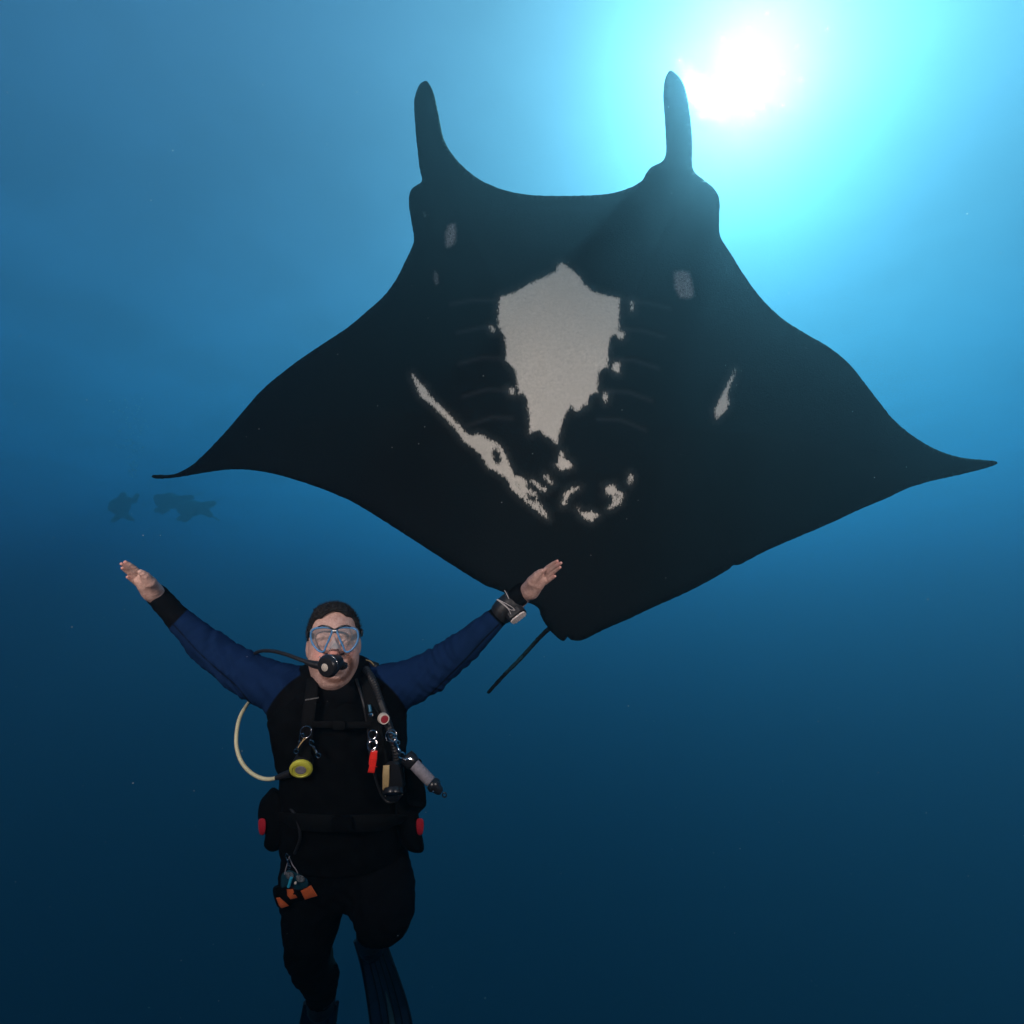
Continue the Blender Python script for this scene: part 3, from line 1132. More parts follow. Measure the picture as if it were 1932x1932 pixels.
orange = new_mat('orange_fabric', (.55, .10, .025), .7, bump=.4, bscale=300, var=.2, vscale=50)
cyan = new_mat('cyan_plastic', (.03, .35, .50), .35)
cream_m = new_mat('cream_plastic', (.60, .52, .44), .4, var=.1, vscale=90)
def see_through(name, col, keep, rough):
    m = bpy.data.materials.new(name)
    m.use_nodes = True
    n = m.node_tree
    b = n.nodes['Principled BSDF']
    b.inputs['Base Color'].default_value = (*col, 1)
    b.inputs['Roughness'].default_value = rough
    t = n.nodes.new('ShaderNodeBsdfTransparent')
    x = n.nodes.new('ShaderNodeMixShader')
    x.inputs[0].default_value = keep
    n.links.new(t.outputs[0], x.inputs[1])
    n.links.new(b.outputs[0], x.inputs[2])
    n.links.new(x.outputs[0], n.nodes['Material Output'].inputs['Surface'])
    return m


glassy = see_through('mask_glass', (.45, .5, .55), .08, .11)
silic = see_through('clear_silicone', (.42, .46, .50), .5, .35)

# ---------------------------------------------------------------- dive mask
FD = 1.535     # depth of the mask glass


def zm(x, y):
    return 559.0 + .10127 * x, 1118.1 + .10127 * y


mask = empty('dive_mask', cs(630, 1200, FD), 'blue framed two lens dive mask on the diver face', 'dive mask')
lensL = [(270, 800), (290, 720), (345, 672), (430, 655), (560, 650), (640, 668), (672, 705), (640, 800), (590, 920), (548, 1010), (525, 1080), (470, 1105), (400, 1070), (330, 990), (285, 900)]
lensR = [(1425 - x, y) for x, y in lensL]
for side in (lensL, lensR):
    pl = spline([zm(*p) for p in side], 60, True)
    # frames wrap back a little towards the temples
    dep = lambda q: FD + .00030 * max(0, abs(q[0] - 630) - 10) ** 1.15
    path = [cs(q[0], q[1], dep(q)) for q in pl]
    f = MB()
    f.tube(path, .0030, 10, closed=True)
    f.build('lens_frame', blueF, mask)
    c = pl.mean(0)
    g = MB()
    n = len(pl)
    V = [cs(q[0], q[1], dep(q)) for q in pl] + [cs(c[0], c[1], dep(c))] + [cs(q[0], q[1], dep(q) + .003) for q in pl] + [cs(c[0], c[1], dep(c) + .003)]
    Fc = [[i, (i + 1) % n, n] for i in range(n)] + [[n + 1 + (i + 1) % n, n + 1 + i, 2 * n + 1] for i in range(n)] + [[i, n + 1 + i, n + 1 + (i + 1) % n, (i + 1) % n] for i in range(n)]
    g.add(V, Fc)
    g.build('lens', glassy, mask)
# silicone skirt: a sleeve from the frames back to the face
sk_out = [(268, 800), (300, 690), (420, 640), (600, 640), (712, 690), (825, 640), (1005, 640), (1125, 690), (1157, 800), (1140, 930), (1060, 1070), (960, 1112), (880, 1080), (712, 1075), (545, 1080), (465, 1112), (365, 1070), (285, 930)]
pl = spline([zm(*p) for p in sk_out], 90, True)
k = MB()
V = []
cc = np.array([630.5, 1206.])
for q in pl:
    for t, sc in ((0., 1.), (.012, .985), (.026, 1.0), (.040, 1.06)):
        w = cc + (q - cc) * sc
        V.append(cs(w[0], w[1], FD + .00030 * max(0, abs(q[0] - 630) - 10) ** 1.15 + .002 + t))
n = len(pl)
Fc = [[i * 4 + j, i * 4 + j + 1, ((i + 1) % n) * 4 + j + 1, ((i + 1) % n) * 4 + j] for i in range(n) for j in range(3)]
k.add(V, Fc)
k.build('skirt', silic, mask)
# nose pocket
k = MB()
nose = [(712, 790), (650, 900), (585, 1030), (600, 1075), (712, 1085), (825, 1075), (840, 1030), (775, 900)]
pl = [zm(*p) for p in nose]
n = len(pl)
V = [cs(x, y, FD + .004) for x, y in pl] + [cs(712 * 0 + zm(712, 960)[0] + (x - zm(712, 960)[0]) * .55, zm(712, 1000)[1] + (y - zm(712, 1000)[1]) * .6, FD - .014) for x, y in pl]
Fc = [[i, (i + 1) % n, n + (i + 1) % n, n + i] for i in range(n)] + [[n + i for i in range(n)]]
k.add(V, Fc)
k.build('nose_pocket', silic, mask)
k = MB()
k.tube(cpath([(*zm(405, 636), FD + .004), (*zm(490, 614), FD - .001), (*zm(600, 634), FD - .003), (*zm(710, 686), FD - .004), (*zm(820, 634), FD - .003), (*zm(930, 614), FD - .001), (*zm(1022, 636), FD + .004)], 36), [.0012, .0024, .0026, .0026, .0026, .0024, .0012], 10)
k.build('brow_bar', plas, mask)
k = MB()
a, b = zm(678, 708), zm(748, 708)
k.tube([cs(*a, FD - .003), cs(*b, FD - .003)], .0022, 10)
k.build('bridge', new_mat('white_plastic', (.75, .78, .8), .35), mask)
for sx in (-1, 1):
    k = MB()
    k.tube(cpath([(631 + 51 * sx, 1196, FD + .03), (631 + 53 * sx, 1195, FD + .07), (631 + 52 * sx, 1192, FD + .14), (631 + 38 * sx, 1188, FD + .22)], 16), .009, 10, flat=(sx, 0, .15))
    k.build('strap', rub, mask)

# ---------------------------------------------------------------- regulator in the mouth
reg = empty('regulator', cs(616, 1257, 1.50), 'black regulator held in the mouth with its hose over the shoulder', 'regulator')
rc = cs(618, 1257, 1.475)
ax_ = np.array([-.34, -.02, .94])
ax_ /= np.linalg.norm(ax_)
k = MB()
k.lathe(rc, ax_, [(-.050, .012), (-.046, .021), (-.030, .026), (-.012, .0315), (-.002, .0325), (.004, .0315), (.009, .028), (.011, .020), (.012, .008)], 40)
k.build('housing', plas, reg)
k = MB()
th = np.linspace(0, 2 * math.pi, 49)[:-1]
u = np.cross(ax_, [0, 1, 0]); u /= np.linalg.norm(u)
w = np.cross(ax_, u)
k.tube([rc - ax_ * .004 + .0328 * (u * math.cos(t) + w * math.sin(t)) for t in th], .0015, 8, closed=True)
k.build('rim', chrome, reg)
k = MB()
k.lathe(rc + ax_ * .010, ax_, [(0, .0112), (.003, .0112), (.0045, .009), (.005, .004)], 28)
k.build('purge_button', new_mat('grey_plastic', (.42, .38, .33), .5, bump=.4, bscale=400, var=.2, vscale=200), reg)
k = MB()
k.box(rc - ax_ * .042 + [.004, -.012, 0], [.024, 0, 0], [0, .010, 0], [0, 0, .014], .4)
k.build('exhaust_tee', plas, reg)
k = MB()
k.tube([cs(606, 1256, 1.500), cs(590, 1253, 1.505), cs(577, 1248.5, 1.51)], [.0125, .0105, .0072], 16)
k.build('hose_joint', plas, reg)
k = MB()
k.tube(cpath([(580, 1249.5, 1.51), (560, 1242, 1.53), (538, 1234, 1.56), (515, 1228.5, 1.60), (495, 1228, 1.66), (481, 1233, 1.72), (474, 1246, 1.80), (500, 1268, 1.87), (570, 1262, 1.87), (615, 1250, 1.85)], 60), .0058, 12)
k.build('hose', rub, reg)
k = MB()
k.ball(rc + np.array([-.020, .0275, .006]), .0022)
k.build('screw', chrome, reg)

# ---------------------------------------------------------------- spare regulator on the chest
oct_ = empty('spare_regulator', cs(568, 1451, 1.50), 'yellow round spare regulator hanging on the diver chest with pale hose', 'regulator')
oc = cs(568, 1451, 1.505)
oa = np.array([.28, -.36, .88])
oa /= np.linalg.norm(oa)
# tilt so the face looks a little to one side
oa = oa + np.array([-.16, 0, 0])
oa /= np.linalg.norm(oa)
k = MB()
k.lathe(oc, oa, [(-.006, .0315), (.000, .0330), (.004, .0315), (.006, .027), (.0065, .024), (.0045, .0225), (.0055, .0185), (.004, .0165), (.004, .0150)], 44)
cover_ = k.build('cover', yel, oct_)
k = MB()
k.lathe(oc + oa * .003, oa, [(0, .0155), (.0025, .0150), (.003, .011), (.0022, .006)], 28)
k.build('purge_button', grey, cover_)
k = MB()
k.lathe(oc - oa * .006, oa, [(-.045, .016), (-.040, .024), (-.02, .029), (0, .031)], 32)
k.build('housing', plas, oct_)
k = MB()
k.tube([cs(550, 1458, 1.53), cs(535, 1463, 1.535), cs(521, 1467.5, 1.54)], [.012, .010, .0068], 14)
k.build('hose_joint', rub, oct_)
k = MB()
k.tube(cpath([(522, 1467.5, 1.54), (508, 1470, 1.545), (490, 1467, 1.55), (470, 1455, 1.56), (455, 1436, 1.57), (447, 1412, 1.59), (446, 1388, 1.61), (451, 1358, 1.65), (462, 1336, 1.70), (480, 1318, 1.77), (540, 1290, 1.86), (610, 1262, 1.86)], 90), .0058, 12)
k.build('hose', hoseY, oct_)

# ---------------------------------------------------------------- buoyancy vest
vest = empty('buoyancy_vest', cs(640, 1480, 1.62), 'black buoyancy vest buckled over the diver wetsuit', 'vest')


def vest_field(step=.0055):
    f = Field(axis([(mx_(480, 1.68), mx_(812, 1.68), step)]), axis([(my_(1640, 1.6), my_(1262, 1.75), step)]), axis([(-1.86, -1.48, step)]))
    return f


vf = vest_field()
d = 1.68
rows = [(1300, 634, 80, 62), (1330, 634, 112, 74), (1352, 640, 124, 80), (1400, 645, 120, 84), (1440, 649, 113, 85), (1480, 650, 110, 86), (1520, 650, 111, 88), (1560, 651, 112, 88), (1598, 651, 110, 84)]
vf.loft(sorted((my_(y, d), mx_(c, d), w * d / F, h * d / F) for y, c, w, h in rows), -1.68, .02, 2.6)
X, Y, Z = vf.a[0][:, None, None], vf.a[1][None, :, None], vf.a[2][None, None, :]
vf.F += (.0025 * np.sin(Y * 70 + 1.5 * np.sin(X * 22)) * np.sin(X * 40 + Z * 30)).astype(np.float32)
# open front: a channel down the breastbone and the neck opening
vf.ell(cs(634, 1285, 1.58), (.085, .06, .20), .02, 'sub')
vf.cone(cs(634, 1300, 1.525), cs(642, 1600, 1.50), .010, .010, .012, 'sub')
for y0 in (1432, 1518):
    vf.cone(cs(520, y0, 1.60), cs(770, y0 + 4, 1.60), .004, .004, .008, 'sub')
me, *_ = vf.mesh('shell')
link('shell', me, blk, vest)
# side pockets
for sx, pts in ((-1, [(519, 1486), (501, 1499), (490, 1515), (487, 1545), (500, 1572), (498, 1596), (512, 1607), (529, 1600), (536, 1575), (545, 1520)]),
                (1, [(770, 1478), (790, 1490), (801, 1522), (790, 1530), (793, 1560), (800, 1603), (782, 1609), (762, 1598), (750, 1570), (745, 1510)])):
    k = MB()
    k.slab(spline(pts, 40, True), 1.59, .10)
    pocket_ = k.build('pocket', blk, vest)
    k = MB()
    x0 = 494.5 if sx < 0 else 792.5
    k.slab(spline([(x0 - 6.5, 1547), (x0 - 5, 1573), (x0 + 5, 1573), (x0 + 6.5, 1547)], 16, True), 1.575, .016)
    k.build('weight_handle', redd, pocket_)
# straps
for pts in ([(590, 1278, 1.60), (587, 1310, 1.545), (582, 1350, 1.522), (578, 1390, 1.514), (573, 1440, 1.512)],
            [(690, 1276, 1.60), (697, 1310, 1.545), (703, 1350, 1.522), (712, 1395, 1.514), (720, 1440, 1.512)]):
    k = MB()
    k.tube(cpath(pts, 24), .019, 12, flat=(0, .3, 1))
    k.build('shoulder_strap', blk2, vest)
k = MB()
k.tube(cpath([(588, 1366, 1.512), (612, 1367, 1.505), (640, 1368, 1.503), (668, 1368, 1.505), (700, 1367, 1.512)], 16), .010, 10, flat=(0, 0, 1))
k.build('chest_strap', blk2, vest)
k = MB()
k.tube(cpath([(524, 1545, 1.60), (560, 1550, 1.527), (600, 1553, 1.502), (645, 1554, 1.497), (700, 1553, 1.507), (740, 1550, 1.54), (768, 1546, 1.61)], 30), .026, 10, flat=(0, 0, 1))
k.build('waist_strap', blk2, vest)
k = MB()
k.box(cs(640, 1368, 1.494), [.018, 0, 0], [0, .013, 0], [0, 0, .006], .3)
k.build('chest_buckle', blk2, vest)
k = MB()
k.box(cs(645, 1554, 1.486), [.030, 0, 0], [0, .022, 0], [0, 0, .007], .3)
k.build('waist_buckle', blk, vest)
# the small worn light mark on the strap
k = MB()
rr = random.Random(5)
x = 576.5
while x < 600:
    h = rr.uniform(.6, 1.6)
    y = 1320.5 - (x - 576.5) * .17
    k.tube([cs(x, y + h, 1.5285), cs(x + .5, y - h, 1.5285), cs(x + 1.5, y - h * .2, 1.5285)], .0006, 5)
    x += rr.uniform(1.9, 2.6)
k.build('strap_mark', new_mat('worn_print', (.30, .30, .30), .6), vest)


def ring_mb(c, r, nrm, tr=.0011, sy=1.):
    nrm = np.array(nrm, float) / np.linalg.norm(nrm)
    u = np.cross(nrm, [0, 1, 0]); u /= np.linalg.norm(u)
    w = np.cross(nrm, u)
    k = MB()
    k.tube([np.array(c) + r * (u * math.cos(t) + sy * w * math.sin(t)) for t in np.linspace(0, 2 * math.pi, 33)[:-1]], tr, 8, closed=True)
    return k


for x, y, r in ((577, 1381, .016), (703, 1386, .012), (702, 1404, .014), (738, 1388, .016)):
    ring_mb(cs(x, y, 1.498), r, (.1, .3, 1)).build('d_ring', chrome, vest)


# bolt snaps hanging from the rings
def snap(p0, p1, dep, label, s=1.):
    a, b = cs(*p0, dep), cs(*p1, dep + .004)
    t = empty('bolt_snap', a, label, 'clip', 'steel clips on the vest')
    v = b - a
    L_ = np.linalg.norm(v)
    v /= L_
    u = np.cross(v, [0, 0, 1]); u /= np.linalg.norm(u)
    k = MB()
    k.lathe(a + v * L_ * .30, v, [(0, .002 * s), (.001, .0042 * s), (L_ * .10, .0045 * s), (L_ * .14, .0030 * s), (L_ * .30, .0030 * s), (L_ * .34, .0045 * s), (L_ * .42, .0040 * s), (L_ * .46, .002 * s)], 16)
    k.build('barrel', chrome, t)
    k = MB()
    hook = [a + v * (L_ * .34), a + v * (L_ * .18) + u * .006 * s, a + v * .004 + u * .0055 * s, a - v * .003, a + v * .004 - u * .006 * s, a + v * (L_ * .16) - u * .006 * s]
    k.tube(spline(hook, 24), .0017 * s, 8)
    k.build('hook', chrome, t)
    k = MB()
    c = a + v * L_ * .86
    k.tube([c + (v * math.cos(q) + u * math.sin(q)) * .0065 * s for q in np.linspace(0, 2 * math.pi, 21)[:-1]], .0017 * s, 8, closed=True)
    k.build('swivel_eye', chrome, t)
    return t


snap((571, 1386), (557, 1423), 1.490, 'slim steel clip slanting down left above the yellow spare regulator')
snap((586, 1398), (603, 1430), 1.490, 'short shiny steel clip slanting right beside the yellow regulator')
snap((735, 1384), (761, 1432), 1.478, 'large steel clip linking the vest ring to the grey torch', 1.35)
snap((743, 1386), (752, 1404), 1.482, 'tiny steel clip hooked beside the large clip above the torch', .9)

# cord loops under the left clip
k = MB()
k.tube(cpath([(574, 1392, 1.489), (568, 1402, 1.488), (562, 1411, 1.489), (570, 1400, 1.487), (578, 1392, 1.489)], 24), .0011, 6)
o = k.build('cord', tan)
tag(o, 'thin tan cord looped under the left chest ring', 'cord')

t = empty('inflator_hose', cs(712, 1330, 1.56), 'black corrugated inflator hose running down beside the right shoulder strap', 'hose')
k = MB()
hp_ = cpath([(690, 1262, 1.62), (704, 1286, 1.575), (716, 1320, 1.545), (733, 1368, 1.525), (746, 1412, 1.52), (749, 1450, 1.525), (738, 1470, 1.53)], 90)
k.tube(hp_, [.0105 + .0018 * (i % 2) for i in range(len(hp_))], 12)
k.build('corrugated_hose', rub, t)
k = MB()
k.tube(cpath([(738, 1470, 1.522), (733, 1478, 1.52), (727, 1486, 1.52)], 8), .013, 12)
k.build('inflator_grip', plas, t)
k = MB()
k.tube(cpath([(672, 1282, 1.60), (684, 1320, 1.54), (694, 1372, 1.525), (700, 1430, 1.52), (716, 1490, 1.515), (731, 1512, 1.51), (748, 1510, 1.50)], 60), .0045, 10)
o = k.build('gauge_hose', rub)
tag(o, 'thin black hose curving down the chest to the gauge console', 'hose')
k = MB()
k.tube(cpath([(534, 1490, 1.60), (546, 1520, 1.56), (560, 1545, 1.525), (566, 1580, 1.52), (556, 1610, 1.535)], 40), .0045, 10)
o = k.build('hip_hose', rub)
tag(o, 'thin black hose bending down the front of the hip pocket by the yellow regulator', 'hose')

# ---------------------------------------------------------------- dump handle, whistle, inflator end
t = empty('dump_valve', cs(725, 1355, 1.50), 'round cream knob with red end on the shoulder strap', 'valve')
vax = np.array([.50, .12, .86]); vax /= np.linalg.norm(vax)
vc = cs(723.5, 1355.5, 1.505)
k = MB()
k.lathe(vc, vax, [(-.010, .0145), (-.008, .0155), (.010, .0150), (.012, .0138), (.0115, .0115)], 32)
knob_ = k.build('knob', cream_m, t)
k = MB()
k.lathe(vc + vax * .0100, vax, [(0, .0113), (.0018, .0110), (.0022, .006)], 28)
k.build('knob_cap', new_mat('crimson_plastic', (.28, .01, .02), .5, bump=.3, bscale=300), knob_)
k = MB()
k.tube(cpath([(716, 1346, 1.515), (708, 1336, 1.525), (704, 1322, 1.535), (701, 1312, 1.545)], 14), .0035, 8)
k.build('cord', blk2, t)

t = empty('inflator', cs(699, 1340, 1.51), 'slim blue tipped inflator end with steel collar on the strap', 'inflator')
k = MB()
k.tube([cs(697, 1330, 1.515), cs(699, 1343, 1.507)], [.0042, .0050], 12)
k.build('tip', new_mat('blue_plastic', (.01, .10, .17), .4), t)
k = MB()
k.lathe(cs(699.5, 1345, 1.505), (.1, -1, 0), [(0, .004), (.003, .0075), (.008, .0078), (.011, .005)], 16)
k.build('collar', chrome, t)

t = empty('whistle', cs(703, 1436, 1.49), 'bright red safety whistle hanging on a ring at the chest', 'whistle')
k = MB()
k.slab([(700, 1415.5), (712.5, 1416.5), (711.5, 1430), (709, 1446), (706.5, 1458.5), (693.5, 1457.5), (697, 1444), (695.5, 1442), (696.5, 1430)], 1.482, .012)
wh_ = k.build('body', redm, t, smooth=False)
k = MB()
for yy in (1430, 1445):
    k.slab([(696.5, yy), (711.5, yy + 1), (711.5, yy + 2.2), (696.5, yy + 1.2)], 1.4795, .004)
k.build('rib', redm, wh_, smooth=False)
ring_mb(cs(702, 1408, 1.486), .0135, (.1, .2, 1), .0011).build('split_ring', chrome, t)

# ---------------------------------------------------------------- gauge console
t = empty('pressure_gauge', cs(738, 1470, 1.48), 'dark gauge console with pale dial and tan tape on its side', 'gauge')
k = MB()
k.slab(spline([(728, 1440), (752, 1438), (760, 1465), (761, 1492), (752, 1510), (735, 1512), (722, 1500), (721, 1470)], 30, True), 1.487, .045)
k.build('console', plas, t)
k = MB()
gc = cs(742, 1494, 1.478)
ga = np.array([.06, -.80, .60]); ga /= np.linalg.norm(ga)
k.lathe(gc, ga, [(-.010, .026), (.002, .030), (.006, .029), (.007, .0245), (.004, .0235)], 36)
k.build('bezel', plas, t)
k = MB()
k.lathe(gc + ga * .0035, ga, [(0, .0205), (.0012, .0190), (.0015, .01)], 28)
dial_ = k.build('dial', new_mat('pale_dial', (.30, .31, .30), .35, var=.5, vscale=160), t)
for i in range(7):
    an = math.pi * (.15 + .7 * i / 6)
    u = np.cross(ga, [1, 0, 0]); u /= np.linalg.norm(u)
    w = np.cross(ga, u)
    k = MB()
    k.ball(gc + ga * .0072 + (w * math.cos(an) - u * math.sin(an)) * .027, .0013, 6, 4)
    k.build('dial_mark', cream_m, dial_)
k = MB()
k.slab([(723, 1444), (735, 1443.5), (735, 1468), (733.5, 1484), (726, 1494), (721.5, 1490), (721.5, 1462)], 1.478, .012)
k.build('tan_tape', tan, t)

# ---------------------------------------------------------------- torch
t = empty('dive_torch', cs(800, 1465, 1.50), 'grey and black torch hanging diagonally off the vest side', 'torch')
a, b = cs(776, 1436, 1.500), cs(829, 1492, 1.470)
v = b - a
Lt = np.linalg.norm(v)
v /= Lt
k = MB()
k.lathe(a - v * .022, v, [(0, .012), (.003, .0215), (.020, .0225), (.032, .0200), (.036, .0160)], 28)
k.build('torch_head', plas, t)
k = MB()
k.lathe(a + v * .010, v, [(0, .0150), (.002, .0165), (Lt * .60, .0165), (Lt * .62, .0150)], 28)
k.build('grip', grey, t)
k = MB()
k.lathe(a + v * (Lt * .62 + .012), v, [(0, .0175), (.006, .0205), (.014, .0205), (.022, .0150), (.034, .0120), (.040, .007)], 28)
k.build('tail_cap', plas, t)
u = np.cross(v, [0, 0, 1]); u /= np.linalg.norm(u)
c = cs(838.5, 1500, 1.465)
k = MB()
k.tube([c + .006 * (v * math.cos(q) + u * math.sin(q)) for q in np.linspace(0, 2 * math.pi, 21)[:-1]], .0018, 8, closed=True)
k.build('lanyard_ring', plas, t)
k = MB()
k.ball(cs(817, 1493.5, 1.458), .0028)
k.build('switch', chrome, t)
k = MB()
k.tube(cpath([(761, 1432, 1.484), (766, 1433, 1.482), (771, 1431, 1.485), (778, 1433, 1.482)], 10), .0028, 8)
k.build('lanyard', chrome, t)
# black hose and bag behind the torch
t = empty('accessory_pouch', cs(785, 1480, 1.54), 'black pouch hanging behind the grey torch at the hip', 'pouch')
k = MB()
k.slab(spline([(765, 1433), (782, 1428), (796, 1436), (792, 1452), (800, 1478), (804, 1502), (801, 1524), (772, 1520), (764, 1480)], 36, True), 1.535, .05)
k.build('bag', blk, t)

# ---------------------------------------------------------------- wrist computer
t = empty('wrist_computer', cs(975, 1160, 1.62), 'black wrist dive computer with light bungee cords on the raised arm by the manta', 'dive computer')
wd = np.array([.70, .71, .10]); wd /= np.linalg.norm(wd)
wc = cs(960, 1143, 1.650)
k = MB()
k.lathe(wc, wd, [(-.046, .034), (-.040, .0375), (-.020, .0400), (.006, .0395), (.026, .036), (.032, .0330), (.032, .028)], 36, cap=False)
k.build('wrist_band', rub, t)
hc = cs(977, 1163.5, 1.615)
na = np.array([.52, -.66, .54]); na /= np.linalg.norm(na)
la = np.array([.80, .58, 0.]); la = la - na * (la @ na); la /= np.linalg.norm(la)
oa2 = np.cross(na, la)
k = MB()
k.box(hc - na * .010, la * .030, oa2 * .024, na * .014, .35)
k.build('housing', plas, t)
k = MB()
k.box(hc + na * .0045, la * .0265, oa2 * .0185, na * .0030, .4)
k.build('display', new_mat('pale_display', (.55, .50, .48), .3, var=.5, vscale=260), t)
for i in range(4):
    k = MB()
    k.ball(hc + na * .004 + la * (-.016 + .011 * i) - oa2 * .022, .0022, 8, 6)
    k.build('button', cream_m, t)
wht = new_mat('grey_cord', (.38, .36, .36), .6)
for pts in ([(937, 1131, 1.596), (946, 1138, 1.593), (958, 1148, 1.590), (964, 1159, 1.592)],
            [(937, 1131, 1.596), (950, 1139, 1.591), (962, 1150, 1.590), (972, 1151, 1.592)],
            [(939, 1131, 1.596), (955, 1139, 1.591), (968, 1147, 1.591), (970, 1152, 1.592)],
            [(952, 1114, 1.612), (956, 1121, 1.603), (960, 1130, 1.598)]):
    k = MB()
    k.tube(cpath(pts, 14), .0011, 6)
    k.build('bungee_cord', wht, t)

# ---------------------------------------------------------------- gear clipped at the thigh
t = empty('marker_buoy', cs(553, 1680, 1.54), 'rolled orange and black marker buoy strapped on the thigh', 'marker buoy')
k = MB()
k.slab(spline([(515, 1676), (530, 1668), (560, 1664), (585, 1662), (592, 1676), (599, 1690), (576, 1697), (560, 1698), (548, 1706), (528, 1714), (519, 1700)], 44, True), 1.545, .05)
k.build('roll', blk, t)
for pts in ([(541, 1678), (553, 1677.5), (561, 1694), (548, 1697), (542, 1690)], [(567, 1681), (587, 1670), (599, 1690.5), (575, 1697.5)], [(521, 1694), (528, 1693), (546, 1709), (531, 1714), (526, 1708)]):
    k = MB()
    k.slab(pts, 1.5385, .008)
    k.build('orange_panel', orange, t)
t = empty('spare_mask', cs(550, 1660, 1.53), 'dark teal spare gear hanging from a clip above the orange roll', 'mask')
teal = new_mat('dark_teal_plastic', (.010, .045, .065), .25)
k = MB()
k.slab(spline([(530, 1660), (533, 1648), (546, 1642), (566, 1650), (580, 1660), (579, 1674), (560, 1680), (545, 1672), (531, 1676)], 36, True), 1.533, .014)
k.build('frame', teal, t)
for x, y in ((546, 1652), (566, 1658)):
    k = MB()
    k.slab(spline([(x - 7, y - 6), (x + 6, y - 5), (x + 8, y + 5), (x - 4, y + 6)], 16, True), 1.527, .006)
    k.build('window', new_mat('scratched_acrylic', (.12, .13, .14), .2, var=.8, vscale=200), t)
k = MB()
k.tube([cs(549.5, 1656, 1.522), cs(547, 1665, 1.521), cs(544.5, 1673, 1.522)], .0046, 12)
k.build('tube', cyan, t)
k = MB()
k.ball(cs(557.5, 1666, 1.521), .004)
k.build('rivet', cream_m, t)
k = MB()
k.tube(cpath([(546, 1615, 1.545), (543, 1627, 1.54), (539, 1640, 1.535), (537, 1650, 1.53)], 18), .0016, 6)
k.tube(cpath([(546, 1618, 1.543), (552, 1632, 1.535), (558, 1640, 1.53), (562, 1648, 1.527)], 18), .0014, 6)
k.build('cord', grey, t)
snap((541, 1612), (546, 1640), 1.525, 'small dull steel clip at the hip holding the thigh gear', .8)

# ---------------------------------------------------------------- tank behind the back
t = empty('scuba_tank', cs(650, 1480, 1.90), 'scuba tank on the diver back, only its valve showing beside the neck', 'scuba tank')
tk = new_mat('painted_tank', (.30, .30, .32), .35, bump=.1, bscale=60, var=.15, vscale=9)
a = cs(645, 1262, 1.89)
k = MB()
k.lathe(a, (0, -1, -.02), [(0, .018), (.012, .045), (.04, .078), (.08, .09), (.60, .09), (.63, .085), (.64, .05)], 40)
k.build('cylinder', tk, t)
k = MB()
k.tube([cs(648, 1262, 1.89), cs(650, 1247, 1.88)], .014, 14)
k.tube([cs(650, 1252, 1.88), cs(690, 1252, 1.83)], .011, 14)
k.build('valve', chrome, t)
k = MB()
k.lathe(cs(700, 1256, 1.80), (1, -.35, 0), [(0, .013), (.004, .017), (.022, .017), (.026, .012)], 18)
k.build('valve_knob', rub, t)
t = empty('shoulder_valve', cs(702, 1258, 1.66), 'black dump valve with pale rim standing behind the right of the neck', 'valve')
k = MB()
k.tube(cpath([(683, 1250, 1.70), (695, 1251, 1.70), (706, 1257, 1.70), (714, 1264, 1.70)], 14), [.008, .011, .012, .009], 12)
k.build('elbow', rub, t)
k = MB()
k.tube(cpath([(683, 1246.5, 1.69), (692, 1245.5, 1.69), (700, 1249, 1.69), (705, 1255, 1.69)], 12), .0022, 8)
k.build('rim', tan, t)

# ---------------------------------------------------------------- fins
finm = new_mat('fin_rubber', (.002, .003, .008), .35, bump=.2, bscale=60)
finb = new_mat('fin_blade', (.010, .026, .055), .35, var=.4, vscale=20)
finp = new_mat('fin_window', (.06, .12, .13), .3)


